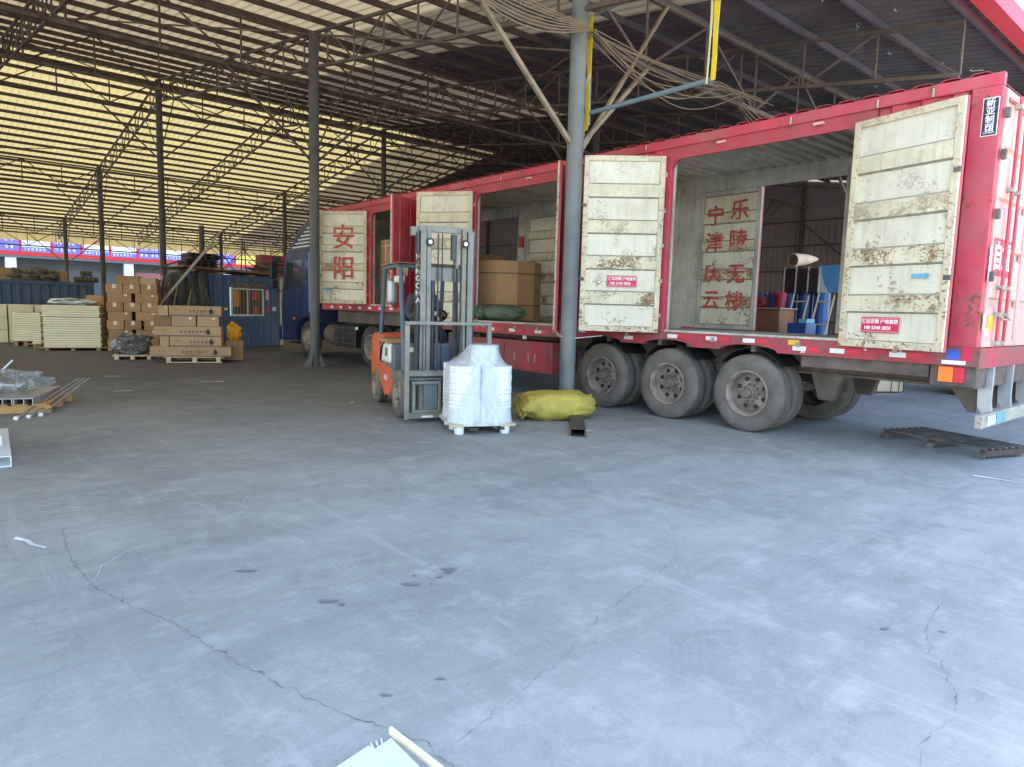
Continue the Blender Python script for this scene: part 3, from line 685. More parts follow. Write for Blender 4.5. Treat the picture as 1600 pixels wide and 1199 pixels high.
# rear doors
def rear_leaf(x0, x1, k):
    n_ = 5; zs = [ZF+.02+(3.80-ZF)*i/n_ for i in range(n_+1)]; prof = [(0, 0)]
    for i in range(n_):
        a = zs[i]-zs[0]; b = zs[i+1]-zs[0]
        prof += [(a+.08, 0), (b-.11, 0), (b-.07, .035), (b-.02, .035), (b, 0)]
    o = MB().sheet(prof, (0, 0, 1), (1, 0, 0), (x0+.04, TY0-.004, zs[0]), x1-x0-.08, (0, 1, 0)).build('rear_door', 'red_fade', tr, solid=.004)
    fr = MB(); fr.box(x0, x0+.05, TY0-.02, TY0+.02, ZF+.01, 3.84); fr.box(x1-.05, x1, TY0-.02, TY0+.02, ZF+.01, 3.84); fr.box(x0+.05, x1-.05, TY0-.018, TY0+.018, ZF+.01, ZF+.07); fr.box(x0+.05, x1-.05, TY0-.018, TY0+.018, 3.77, 3.84); fr.build('door_frame', 'red_fade', o, bevel=.005)
    for q, xx in enumerate((x0+.36, x0+.62) if k == 0 else (x0+.6, x0+.9)):
        MB().tube([(xx, TY0-.05, ZF+.02), (xx, TY0-.05, 3.82)], .017, 10).build('lock_rod', 'red', o, smooth=True)
        for z in (ZF+.05, ZF+.35, 1.9, 2.9, 3.72): MB().box(xx-.035, xx+.035, TY0-.075, TY0-.005, z-.022, z+.022).build('rod_keeper', 'steel_bar', o, bevel=.006)
        MB().tube([(xx, TY0-.06, ZF+.34), (xx+.03, TY0-.08, ZF+.3), (xx+.2, TY0-.08, ZF+.3)], .011, 6).build('handle', 'steel_bar', o)
    for z in (1.45, 2.0, 2.62, 3.2, 3.6)[1:] if k == 0 else ():
        MB().box(x0-.03, x0+.03, TY0-.06, TY0-.015, z-.05, z+.05).build('hinge', 'chassis', o, bevel=.008)
        MB().box(x0+.02, x0+.09, TY0-.035, TY0-.01, z-.03, z+.03).build('hinge', 'chassis', o, bevel=.006)
    return o
rd = rear_leaf(TX+.06, 9.37, 0); rear_leaf(9.39, TF-.06, 1)
box('warning_sticker', 'yellow_tag', 8.33, 8.52, TY0-.012, TY0-.009, ZF+.18, ZF+.34, rd); box('warning_sticker', 'ink_white', 8.25, 8.34, TY0-.016, TY0-.013, ZF+.13, ZF+.2, rd)
box('text_patch', 'red', 8.28, 9.0, TY0-.010, TY0-.0075, 2.02, 2.4, rd); text('door_text', '自重', .3, 'ink_white', (8.6, TY0-.012, 2.2), (1, 0, 0), (0, 0, 1), rd, .03)
box('reflective_tape', 'reflect_white', 8.135, 8.18, TY0-.024, TY0-.021, 1.95, 2.3, rd); box('reflective_tape', 'reflect_white', 8.135, 8.18, TY0-.024, TY0-.021, 1.45, 1.62, rd)
tb('rear_sill', 'red_dirty', TX-.014, TF+.014, TY0-.03, TY0-.001, 1.06, ZF)
tb('rear_beam', 'chassis', TX+.1, TF-.1, TY0+.02, TY0+.12, .84, 1.055)
# tail lamp on its bracket
lp = tb('lamp_bracket', 'chassis', TX+.04, TX+.075, TY0+.02, TY0+.42, .86, 1.07); box('tail_lamp', 'orange_lamp', TX+.015, TX+.038, TY0+.2, TY0+.34, .9, 1.06, lp); box('tail_lamp', 'reflect_red', TX+.014, TX+.038, TY0+.1, TY0+.195, .9, 1.06, lp)
# underrun guard
for x_ in (8.62, 9.38, 10.15):
    MB().prism([(0, 1.06), (.14, 1.06), (.12, .62), (.06, .54), (-.02, .54), (.0, .7)], (x_, TY0-.04, 0), (0, 1, 0), (0, 0, 1), (.05, 0, 0)).build('guard_bracket', 'galv', tr)
    MB().prism([(.1, .98), (.5, .98), (.2, .54), (.12, .54)], (x_+.06, TY0-.02, 0), (0, 1, 0), (0, 0, 1), (.02, 0, 0)).build('guard_strut', 'chassis', tr)
    if x_ < 9.2: MB().box(x_+.052, x_+.2, TY0-.01, TY0+.02, .84, 1.05).build('guard_bracket', 'chassis', tr)
ub = tb('underrun_bar', 'steel_bar', TX+.02, TF-.02, TY0-.1, TY0-.03, .44, .585, bevel=.008)
for k in range(4): MB().prism([(0, -.05), (.04, -.05), (.075, 0), (.04, .05), (0, .05), (.035, 0)], (8.32+.075*k, TY0-.102, .51), (1, 0, 0), (0, 0, 1), (0, -.004, 0)).build('chevron', 'ink_white', ub)
box('guard_sticker', 'ink_cyan', 8.64, 8.98, TY0-.106, TY0-.1025, .455, .57, ub)
# chassis beams, cross members, springs and axles
for x_ in (8.75, 9.85):
    MB().box(x_, x_+.16, TY0+.13, YS+.2, .80, .83).box(x_+.07, x_+.09, TY0+.13, YS+.2, .83, 1.14).box(x_, x_+.16, TY0+.13, YS+.2, 1.14, 1.168).build('chassis_beam', 'chassis', tr)
    MB().box(x_, x_+.16, YS+.2, TY1-.3, 1.16, 1.19).box(x_+.07, x_+.09, YS+.2, TY1-.3, 1.19, 1.4).build('chassis_beam', 'chassis', tr)
tb('side_beam', 'chassis', TX+.08, TX+.13, TY0+.45, 4.0, .93, 1.07)
for k in range(20):
    y = TY0+.5+.5*k; tb('cross_member', 'chassis', TX+.08, TF-.08, y, y+.06, 1.07, 1.16)
for i, wy in enumerate(WY):
    MB().tube([(8.3, wy, .515), (10.46, wy, .515)], .07, 12).build('axle', 'chassis', tr, smooth=True)
    for x_ in (8.75, 9.93):
        mb = MB()
        for k in range(6): mb.bar((x_+.04, wy-.52+.06*k, .66-.02*k+.02), (x_+.04, wy+.52-.06*k, .66-.02*k+.02), .09, .018)
        mb.build('leaf_spring', 'chassis', tr)
for y in (3.9, 5.33, 6.61, 8.0):
    for x_ in (8.73, 9.9): MB().prism([(-.2, .8), (.2, .8), (.09, .48), (-.09, .48)], (x_, y, 0), (0, 1, 0), (0, 0, 1), (.12, 0, 0)).build('spring_hanger', 'chassis', tr)
# wheels
def dual_wheel(parent, xo, y, s_=1, r=.515, dual=True, deep=True, dark=False):
    """xo outer face x; s_=+1 tyre extends toward +x (near side)"""
    w_ = .27; rub = 'rubber_dark' if dark else 'rubber'
    def tyre(x0):
        pr = [(.30, .02), (.36, .0), (.43, -.004), (.475, .012), (.505, .03), (r, .05)]
        gr = []
        for k in range(5):
            a = .05+(w_-.1)*k/4
            if 0 < k < 4: gr += [(r, a-.008), (r-.014, a-.006), (r-.014, a+.006), (r, a+.008)]
        pr = [(q*r/.515, h) for q, h in pr]+gr+[(r, w_-.05), (.505*r/.515, w_-.03), (.475*r/.515, w_-.012), (.43*r/.515, w_), (.30*r/.515, w_-.02)]
        return MB().lathe(pr, (x0, y, r), (s_, 0, 0), 48, closed=True)
    t1 = tyre(xo).build('wheel', rub, parent, smooth=True)
    if dual: tyre(xo+s_*.32).build('wheel', rub, parent, smooth=True)
    q = r/.515
    pr = [(.30*q, .03), (.305*q, .0), (.29*q, -.004), (.275*q, .01), (.262*q, .10), (.25*q, .14), (.235*q, .155), (.10*q, .13), (.095*q, .10), (.0, .10)] if deep else [(.30*q, .03), (.305*q, .0), (.285*q, .0), (.27*q, .05), (.2*q, .0), (.12*q, -.02), (.1*q, -.06), (0, -.06)]
    rim = MB().lathe(pr, (xo, y, r), (s_, 0, 0), 36).build('rim', 'rim', t1, smooth=True)
    hb = MB(); hb.lathe([(.0, .0), (.05*q, .0), (.062*q, .02), (.062*q, .05), (.08*q, .06), (.08*q, .12)], (xo, y, r), (s_, 0, 0), 12)
    for k in range(10):
        t = 2*math.pi*k/10; hb.lathe([(0, .095), (.013, .095), (.013, .14)], (xo, y+.115*q*math.cos(t), r+.115*q*math.sin(t)), (s_, 0, 0), 6)
    hb.build('hub', 'hub', t1, smooth=False)
    ho = MB()
    for k in range(8):
        t = 2*math.pi*(k+.5)/8; ho.lathe([(0, .131), (.030*q, .131), (.030*q, .15)], (xo, y+.192*q*math.cos(t), r+.192*q*math.sin(t)), (s_, 0, 0), 12)
    if deep: ho.build('rim_hole', 'black', t1)
    return t1
for wy in WY: dual_wheel(tr, TX+.03, wy, 1); dual_wheel(tr, TF-.03, wy, -1)
# mud guards over the tyres
for wy in WY:
    poly = [(wy-.56*math.cos(R(t)), .515+.6*math.sin(R(t))) for t in range(40, 141, 10)]
    MB().sheet([(p[0], p[1]) for p in poly], (0, 1, 0), (1, 0, 0), (TX+.08, 0, 0), .55, (0, 0, 1)).build('mud_guard', 'black', tr, solid=.006)
# tool box slung under the low deck
tbx = tb('tool_box', 'red_dirty', TX+.1, TX+.75, 8.45, 10.85, .42, .97, bevel=.012)
box('door_panel', 'red_dirty', TX+.085, TX+.098, 8.55, 9.7, .47, .92, tbx, bevel=.005); box('door_panel', 'red_dirty', TX+.085, TX+.098, 9.74, 10.78, .47, .92, tbx, bevel=.005)
for y in (8.85, 9.02, 9.4): box('latch', 'steel_bar', TX+.07, TX+.084, y, y+.03, .6, .74, tbx)
box('plate', 'reflect_white', TX+.07, TX+.084, 9.1, 9.2, 1.0, 1.07, tbx)
tb('landing_leg', 'chassis', TX+.35, TX+.47, 11.2, 11.32, .1, 1.2); tb('landing_foot', 'chassis', TX+.28, TX+.54, 11.12, 11.4, .0, .1)
tb('gooseneck', 'chassis', TX+.35, TF-.35, 12.75, TY1-.2, 1.06, 1.38); tb('front_lining', 'inner', TX+.1, TF-.1, TY1-.08, TY1-.055, ZFH, 3.9); tb('inner_cornice', 'inner', TF-.135, TF-.125, TY0+.3, TY1-.1, 3.80, 3.955)
tb('spare_carrier', 'chassis', TX+.5, TF-.5, 11.0, 12.1, .6, 1.0)

# ---- side door leaves
def leaf(hx, hy, sg, a, W, z0, z1, txt=None, sticker=None, label=None, far=False, cyan=None):
    dr = Vector((-math.sin(R(a)), -sg*math.cos(R(a)), 0)); nn = Vector((math.cos(R(a)), -sg*math.sin(R(a)), 0))
    H = Vector((hx, hy, z0)); Z = Vector((0, 0, 1)); Hh = z1-z0
    def ob(mb, u0, u1, n0, n1, za, zb): mb.obox(H+dr*(u0+u1)/2+nn*(n0+n1)/2+Z*(za+zb)/2, dr*(u1-u0)/2, nn*(n1-n0)/2, Z*(zb-za)/2)
    mb = MB(); f_ = .075
    for (u0, u1, za, zb) in ((0, f_, 0, Hh), (W-f_, W, 0, Hh), (f_, W-f_, 0, f_), (f_, W-f_, Hh-f_, Hh)): ob(mb, u0, u1, .0, .032, za, zb)
    o = mb.build('side_door', 'door_frame', tr, bevel=.005)
    if label: o['label'] = label
    mb = MB(); ob(mb, -.004, W+.004, -.04, -.001, -.004, Hh+.004); mb.build('outer_skin', 'red', o, bevel=.006)
    # pressed inner panel: wide bands recessed, narrow bands proud
    wide, nar = .62, .38; nb = 5; tot = nb*wide+(nb-1)*nar; Hin = Hh-2*f_; z = Hh-f_; prof = [(z+.005, .002)]; mats = [0]
    for k in range(2*nb-1):
        hgt = (wide if k % 2 == 0 else nar)*Hin/tot; dd = .002 if k % 2 == 0 else .032; s_ = .011
        prof += [(z-s_, dd), (z-hgt+s_, dd)]; mats += [k % 2, 2]; z -= hgt
    prof.append((f_-.005, .002))
    mb = MB(); vs = []
    for (zz, dd) in prof:
        p = H+dr*f_+Z*zz+nn*dd; vs += [p, p+dr*(W-2*f_)]
    fs = [(2*i, 2*i+2, 2*i+3, 2*i+1) for i in range(len(prof)-1)]; mb.add(vs, fs); mb.m = mats[:len(fs)]
    mb.build('inner_panel', ['door_white', 'door_scuffed', 'panel_step_shade'], o)
    for k in range(5): mb = MB(); ob(mb, -.035, .03, -.05, -.02, Hh*(.1+.2*k)-.03, Hh*(.1+.2*k)+.03); mb.build('hinge', 'steel_bar', o)
    for u in (W*.42, W*.8): MB().tube([H+dr*u-nn*.06+Z*.02, H+dr*u-nn*.06+Z*(Hh-.02)], .014, 8).build('lock_rod', 'red', o)
    for k in (.22, .5, .78):
        mb = MB(); ob(mb, W*.36, W*.86, -.062, -.04, Hh*k-.012, Hh*k+.012) if k != .5 else [ob(mb, W*u-.03, W*u+.03, -.08, -.04, Hh*k-.02, Hh*k+.02) for u in (.42, .8)]
        mb.build('stiffener', 'red', o)
    for k in (.3, .72):
        mb = MB(); ob(mb, W-.05, W+.02, .02, .045, Hh*k-.025, Hh*k+.025); mb.build('latch', 'chassis', o)
    # the viewer of the inner face sees dr running left or right
    rgt = -dr if Z.cross(nn).dot(dr) < 0 else dr
    def at(u, z_, n_=.034): return H+dr*u+Z*z_+nn*n_
    if sticker:
        u, z_, sw, sh = sticker; mb = MB(); ob(mb, u-sw/2, u+sw/2, .0275, .0295, z_-sh/2, z_+sh/2); mb.build('sticker', 'sticker_red', o)
        mb = MB(); c = at(u, z_, .0305)
        for (a_, b_, h_, k_) in ((0, sh/2-.014, sw/2-.01, .0015), (0, -sh/2+.014, sw/2-.01, .0015)): mb.obox(c+Z*b_, rgt*h_, nn*.0005, Z*k_)
        mb.build('sticker_border', 'ink_white', o)
        text('sticker_text', '保达花辊 产地直销', sh*.30, 'ink_white', at(u, z_+sh*.2, .031), rgt, Z, o, .02)
        text('sticker_text', '188 5340 2828', sh*.31, 'ink_white', at(u, z_-sh*.2, .031)-rgt*sw*.06, rgt, Z, o, .02)
    if txt:
        for (s_, u, z_, sz, st) in txt: text('painted_letter', s_, sz, st, at(u, z_, .036), rgt, Z, o, .008)
    if cyan: mb = MB(); ob(mb, cyan[0]-.09, cyan[0]+.09, .0272, .0285, cyan[1]-.025, cyan[1]+.02); mb.build('paint_smear', 'ink_cyan', o)
    return o
leaf(8.09, 3.5, -1, 166, 1.2, 1.22, 3.73, sticker=(.5, .255, .44, .17), label='white scratched inner face of the rearmost side door', cyan=(.9, .78))
leaf(8.09, 6.12, 1, 135, 1.15, 1.25, 3.75, sticker=(.55, .73, .42, .16), label='white inner face of the side door beside the near column')
leaf(8.09, 8.22, -1, 134, 1.15, 1.2, 3.75, label='side door seen edge on behind the near column')
leaf(8.09, 10.62, 1, 145, 1.15, 1.25, 3.76, sticker=(.52, .93, .4, .2), label='cream inner face of the side door behind the forklift mast')
leaf(8.09, 12.5, -1, 116, 1.05, 1.5, 3.74, label='red outer face of the half open side door')
leaf(8.09, 14.76, 1, 144, 1.24, 1.55, 3.75, txt=[('安', .6, 1.55, .62, 'paint_red_worn'), ('阳', .6, .82, .6, 'paint_red_worn')], cyan=(.98, .33), label='cream side door with two hand painted red characters')
# closed leaves of the far side, seen from inside
RED = [('乐', 7.17-6.4, 2.02), ('陵', 7.17-6.4, 1.52), ('无', 7.17-6.4, .95), ('棣', 7.17-6.4, .48), ('宁', 7.17-6.86, 1.95), ('津', 7.17-6.86, 1.5), ('庆', 7.17-6.86, .97), ('云', 7.17-6.86, .5)]
def far_leaf(ya, yb, txt):
    W = yb-ya; o = MB(); f_ = .07; xf = TF-.02
    for (u0, u1, za, zb) in ((ya, ya+f_, ZF+.02, 3.66), (yb-f_, yb, ZF+.02, 3.66), (ya+f_, yb-f_, ZF+.02, ZF+.09), (ya+f_, yb-f_, 3.59, 3.66)): o.box(xf-.06, xf, u0, u1, za, zb)
    o = o.build('side_door', 'inner', tr, bevel=.005); Hin = 3.59-ZF-.09; z = 3.59; prof = []; mats = []
    for k in range(9):
        hgt = (.62 if k % 2 == 0 else .38)*Hin/4.62; dd = 0 if k % 2 == 0 else .033; prof += [(z-.012, dd), (z-hgt+.012, dd)]; mats += [k % 2, 2]; z -= hgt
    mb = MB(); vs = []
    for (zz, dd) in prof: vs += [(xf-.025-dd, ya+f_, zz), (xf-.025-dd, yb-f_, zz)]
    fs = [(2*i, 2*i+2, 2*i+3, 2*i+1) for i in range(len(prof)-1)]; mb.add(vs, fs); mb.m = mats[:len(fs)]; mb.build('inner_panel', ['door_white', 'door_scuffed', 'panel_step_shade'], o)
    MB().box(xf+.001, xf+.03, ya, yb, ZF+.02, 3.66).build('outer_skin', 'red', o)
    if txt:
        for s_, u, z_ in RED: text('painted_letter', s_, .36, 'paint_red_worn', (xf-.0605, yb-u, ZF+z_), (0, -1, 0), (0, 0, 1), o, .018)
        MB().box(xf-.064, xf-.058, ya-.012, ya-.002, ZF+.02, 3.66).build('seal', 'red_fade', o)
    return o
o = far_leaf(6.02, 7.17, True); o['label'] = 'closed inner door with eight stencilled red characters'
far_leaf(10.65, 11.8, False); far_leaf(9.4, 10.64, False)
box('red_rag', 'red_cloth', TF-.14, TF-.11, 11.85, 12.0, 2.95, 3.2, tr)
# ties between the doors and the column
MB().tube([(7.32, 6.95, 1.3), (7.22, 7.1, 1.22), (7.1, 6.93, 1.2), (7.15, 7.2, 1.15), (7.3, 7.44, 1.2)], .006, 5).build('wire_tie', 'twine', tr)
MB().tube([(7.3, 7.44, 1.22), (7.04, 7.05, 1.16), (7.2, 6.9, 1.14), (7.6, 6.75, 1.18)], .005, 5).build('wire_tie', 'twine', tr)

# ================================================================== TRACTOR
tk = thing('tractor_truck', 'dark blue tractor truck coupled in front of the red trailer, behind the second column', 'truck', (9.38, 18.5, 0))
CX0, CX1 = 8.24, 10.52
def arc(cy, r, a0, a1, n=10, cz=.52): return [(cy+r*math.cos(R(a0+(a1-a0)*k/n)), cz+r*math.sin(R(a0+(a1-a0)*k/n))) for k in range(n+1)]
AY = 18.55
cab = [(17.95, 1.05)]+[(AY-.62, 1.0)]+arc(AY, .62, 150, 20)[0:]+[(AY+.66, .45), (20.25, .42), (20.32, .8), (20.34, 1.5), (20.28, 1.95), (19.98, 2.95), (19.75, 3.12), (17.95, 3.12)]
MB().prism(cab, (CX0, 0, 0), (0, 1, 0), (0, 0, 1), (CX1-CX0, 0, 0)).build('cab', 'truck_blue', tk, bevel=.04, seg=3)
MB().prism([(17.95, 3.1), (19.9, 3.1), (19.55, 3.5), (18.7, 3.92), (17.95, 3.98)], (CX0+.12, 0, 0), (0, 1, 0), (0, 0, 1), (CX1-CX0-.24, 0, 0)).build('roof_deflector', 'truck_blue', tk, bevel=.05, seg=3)
for k in range(7):
    z = 3.16+.1*k; MB().bar((CX0+.105, 18.0, z), (CX0+.105, 19.7-.2*k, z-.01), .012, .035).build('deflector_stripe', 'galv_white', tk)
def pane(poly, name='side_window', m='glass_dark', x=CX0-.006): return MB().prism(poly, (x, 0, 0), (0, 1, 0), (0, 0, 1), (.012, 0, 0)).build(name, m, tk)
pane([(18.8, 2.0), (20.05, 1.95), (19.86, 2.72), (18.8, 2.78)]); pane([(18.15, 2.15), (18.6, 2.15), (18.6, 2.75), (18.15, 2.75)])
dr = pane([(18.72, 1.12), (20.1, 1.2), (20.12, 1.88), (18.72, 1.92)], 'door', 'truck_blue', CX0-.004); box('handle', 'black', CX0-.02, CX0-.003, 18.8, 18.98, 1.72, 1.77, tk)
MB().prism([(19.99, 2.0), (20.27, 1.98), (20.0, 2.88), (19.9, 2.9)], (CX0+.1, 0, 0), (0, 1, 0), (0, 0, 1), (CX1-CX0-.2, 0, 0)).build('windscreen', 'glass_dark', tk)
MB().sheet(arc(AY, .66, 5, 175), (0, 1, 0), (1, 0, 0), (CX0-.04, 0, 0), .4, (0, 0, 1)).build('fender', 'truck_blue', tk, solid=.03)
for z in (.35, .7): box('step', 'black', CX0-.02, CX0+.3, 19.15, 19.7, z, z+.05, tk)
box('bumper', 'truck_blue', CX0-.02, CX1+.02, 20.2, 20.5, .4, .85, tk, bevel=.04); box('side_lamp', 'orange_lamp', CX0-.03, CX0+.0, 19.3, 19.4, 1.05, 1.12, tk)
MB().tube([(CX0, 20.05, 2.75), (CX0-.25, 20.25, 2.8), (CX0-.25, 20.25, 1.9), (CX0, 20.1, 1.85)], .02, 6).build('mirror_arm', 'black', tk)
box('mirror', 'black', CX0-.36, CX0-.15, 20.2, 20.3, 2.25, 2.75, tk, bevel=.03); box('mirror', 'black', CX0-.34, CX0-.15, 20.2, 20.3, 1.95, 2.18, tk, bevel=.03)
box('side_fairing', 'truck_light_blue', CX0-.03, CX0+.02, 17.92, 18.32, 1.3, 2.95, tk, bevel=.01)
for x_ in (8.95, 9.7): box('frame_rail', 'black', x_, x_+.1, 12.75, 18.4, .78, 1.02, tk)
bx = box('battery_box', 'black', 8.3, 8.85, 15.75, 16.9, .42, .98, tk, bevel=.02)
for z in (.52, .66, .8, .92): MB().bar((8.29, 15.7, z), (8.29, 17.1, z), .014).build('guard_bar', 'chassis', tk)
for y in (15.7, 16.0, 16.35, 16.7, 17.1): MB().bar((8.285, y, .4), (8.285, y, 1.0), .014).build('guard_bar', 'chassis', tk)
MB().tube([(8.6, 17.0, .7), (8.6, 17.6, .7)], .28, 20).build('air_tank', 'chassis', tk, smooth=True)
box('fifth_wheel', 'black', 8.95, 9.8, 13.9, 14.9, 1.1, 1.36, tk); box('label', 'reflect_white', 8.27, 8.285, 15.55, 15.68, .9, .97, tk)
dual_wheel(tk, CX0+.02, AY, 1, .515, False, False, True); dual_wheel(tk, CX1-.02, AY, -1, .515, False, False, True)
for y in (14.75, 13.4): dual_wheel(tk, 8.18, y, 1, .515, True, True, True); dual_wheel(tk, 10.58, y, -1, .515, True, True, True)

# ================================================================== FORKLIFT
FX, FY, FR = 5.41, 7.86, 2.84
fk = thing('forklift', 'worn orange and grey forklift facing the yard with a wrapped load on its forks', 'forklift', (FX, FY, 0), FR)
def lb(name, m, *a, parent=None, bevel=0): return box(name, m, *a[:6], parent=(a[6] if len(a) > 6 else parent) or fk, bevel=bevel, local=True)
def L(mb, name, m, parent=None, **k): return mb.build(name, m, parent or fk, True, **k)
# counterweight: rounded rear block
L(MB().prism([(-1.30, .3), (-1.28, 1.0), (-1.36, 1.12), (-1.9, 1.1), (-2.02, .98), (-2.06, .6), (-1.98, .3)], (-.5, 0, 0), (0, 1, 0), (0, 0, 1), (1.0, 0, 0)), 'counterweight', 'fork_orange', bevel=.05, seg=4)
L(MB().prism([(-1.29, .62), (-1.29, .98), (-1.75, 1.02), (-1.75, .95), (-1.38, .6)], (.5, 0, 0), (0, 1, 0), (0, 0, 1), (.04, 0, 0)), 'counterweight', 'fork_orange', bevel=.02)
for s_ in (-1, 1):
    x0 = .40 if s_ > 0 else -.53
    p_ = L(MB().prism([(-1.28, .68), (-.42, .62), (-.42, .42), (-.62, .24), (-.95, .2), (-1.14, .34)], (x0, 0, 0), (0, 1, 0), (0, 0, 1), (.13, 0, 0)), 'side_panel', 'fork_orange', bevel=.02)
    L(MB().prism([(-.42, .64), (.16, .64), (.22, .56), (.1, .52), (-.42, .5)], (x0, 0, 0), (0, 1, 0), (0, 0, 1), (.15, 0, 0)), 'front_fender', 'fork_grey', bevel=.015)
wc = lb('white_cover', 'white_plastic', .12, .53, -1.22, -.62, .69, .99, bevel=.05); text('number', '30', .17, 'ink_white', (0, 0, 0), (0, 1, 0), (0, 0, 1), fk)
nb = [o for o in fk.children if o.name.startswith('number')][0]; nb.data.materials.clear(); nb.data.materials.append(MT['black']); nb.parent = wc
nb.matrix_local = Matrix(((0, 0, 1, .5325), (1, 0, 0, -.82), (0, 1, 0, .85), (0, 0, 0, 1)))
L(MB().tube([(.52, -1.0, 1.0), (.55, -1.06, .9), (.545, -1.15, .72)], .018, 6), 'strap', 'black', wc)
tx = text('side_lettering', 'HELI', .11, 'ink_white', (0, 0, 0), (0, 1, 0), (0, 0, 1), fk); tx.matrix_local = Matrix(((0, 0, 1, .5315), (1, 0, 0, -.85), (0, 1, 0, .47), (0, 0, 0, 1)))
lb('hood', 'fork_grey', -.5, .5, -1.28, -.5, .55, .98, bevel=.03)
lb('folded_carton', 'cardboard', .2, .56, -1.3, -.6, 1.0, 1.05, bevel=.004)
lb('floor_plate', 'fork_grey', -.5, .5, -.5, .12, .48, .56, bevel=.01)
ds = lb('dashboard', 'fork_grey', -.46, .46, .0, .14, .56, 1.04, bevel=.03); lb('gauge', 'ink_white', .2, .36, .141, .146, .92, .98, ds)
lb('gauge', 'ink_white', .38, .44, .141, .146, .92, .98, ds)
lb('cowl_panel', 'fork_bluegrey', -.42, .1, .15, .17, .5, 1.0, bevel=.01)
st = lb('seat', 'seat_black', -.24, .24, -1.05, -.55, 1.0, 1.12, bevel=.04); lb('backrest', 'seat_black', -.23, .23, -1.16, -1.05, 1.1, 1.55, bevel=.04)
L(MB().tube([(-.02, -.02, .95), (-.03, -.22, 1.38)], .025, 8), 'steering_column', 'black')
sw = MB(); cS = Vector((-.03, -.23, 1.40)); aS = Vector((0, -.55, .83)).normalized(); uS = Vector((1, 0, 0)); vS = aS.cross(uS)
sw.tube([cS+(uS*math.cos(t)+vS*math.sin(t))*.17 for t in [2*math.pi*k/28 for k in range(29)]], .015, 8); 
for t in (0, 2.1, 4.2): sw.tube([cS, cS+(uS*math.cos(t)+vS*math.sin(t))*.17], .012, 6)
L(sw, 'steering_wheel', 'black', smooth=True)
for x_ in (.3, .36): L(MB().tube([(x_, -.05, 1.0), (x_, -.1, 1.22)], .01, 6), 'lever', 'black')
# overhead guard
for s_ in (-1, 1):
    L(MB().tube([(s_*.48, .02, .6), (s_*.48, .0, 1.0), (s_*.47, -.22, 1.95), (s_*.46, -.30, 2.06), (s_*.46, -.42, 2.1)], .035, 10), 'guard_post', 'fork_bluegrey', smooth=True)
    L(MB().tube([(s_*.48, -1.4, 1.05), (s_*.46, -1.24, 2.0), (s_*.46, -1.18, 2.1)], .032, 10), 'guard_post', 'fork_bluegrey', smooth=True)
    L(MB().bar((s_*.46, -.4, 2.1), (s_*.46, -1.22, 2.1), .05, .05), 'roof_rail', 'fork_grey', bevel=.008)
for y in (-.42, -.62, -.82, -1.02, -1.22): L(MB().bar((-.46, y, 2.105), (.46, y, 2.105), .03, .05), 'roof_bar', 'fork_grey')
lb('roof_cover', 'cardboard_edge', -.49, .49, -1.28, -.3, 2.135, 2.15)
lb('work_lamp', 'paper_label', .42, .56, -.26, -.2, 1.86, 1.95, bevel=.01); lb('hanging_box', 'cardboard', .36, .5, -.36, -.27, 1.96, 2.07); lb('hung_jacket', 'galv', .3, .44, -1.2, -1.1, 1.55, 1.95, bevel=.05)
# mast
def mbar(name, m, x0, x1, y0, y1, z0, z1, par=None, bevel=.006): return lb(name, m, x0, x1, y0, y1, z0, z1, parent=par, bevel=bevel)
ms = L(MB().prism([(0, 0), (.075, 0), (.075, .016), (.018, .016), (.018, .124), (.075, .124), (.075, .14), (0, .14)], (.29, .26, .12), (1, 0, 0), (0, 1, 0), (0, 0, 2.42)), 'mast_upright', 'mast_steel')
L(MB().prism([(0, 0), (-.075, 0), (-.075, .016), (-.018, .016), (-.018, .124), (-.075, .124), (-.075, .14), (0, .14)], (-.29, .26, .12), (1, 0, 0), (0, 1, 0), (0, 0, 2.42)), 'mast_upright', 'mast_steel')
mbar('mast_upright', 'mast_steel', .215, .275, .285, .38, .14, 2.58); mbar('mast_upright', 'mast_steel', -.275, -.215, .285, .38, .14, 2.58)
mbar('mast_side_plate', 'mast_dark', .37, .405, .25, .36, .5, 2.5); mbar('mast_side_plate', 'mast_dark', -.405, -.37, .25, .36, .5, 2.5)
mbar('cross_member', 'mast_steel', -.37, .37, .27, .33, 2.52, 2.60); mbar('cross_member', 'mast_steel', -.21, .21, .28, .31, 1.88, 2.06); mbar('cross_member', 'mast_dark', -.21, .21, .285, .305, 2.07, 2.09)
mbar('cross_member', 'mast_steel', -.3, .3, .27, .33, .3, .42); mbar('top_lug', 'mast_steel', .36, .46, .2, .3, 2.46, 2.58); mbar('top_lug', 'mast_steel', -.42, -.36, .2, .3, 2.44, 2.56)
for s_ in (-1, 1):
    L(MB().tube([(s_*.245, .40, 2.38), (s_*.245, .42, 2.38)], .055, 14), 'roller', 'black'); L(MB().tube([(s_*.245, .421, 2.38), (s_*.245, .43, 2.38)], .028, 12), 'roller', 'chrome')
    L(MB().tube([(s_*.16, .27, .2), (s_*.16, .27, 1.9)], .032, 12), 'lift_cylinder', 'mast_dark', smooth=True)
    L(MB().bar((s_*.11, .34, .5), (s_*.11, .34, 2.5), .03, .012), 'chain', 'mast_dark')
L(MB().tube([(-.13, .36, 2.5), (-.14, .37, 2.2), (-.15, .36, 1.9), (-.17, .36, 1.2), (-.17, .36, .7)], .013, 6), 'hose', 'black')
L(MB().tube([(.06, .36, .5), (.06, .36, 2.5)], .008, 6), 'hose', 'black')
mbar('sheave_bracket', 'mast_dark', -.12, -.06, .33, .4, 2.16, 2.5); mbar('sheave_bracket', 'mast_steel', -.16, -.125, .33, .4, 2.05, 2.5)
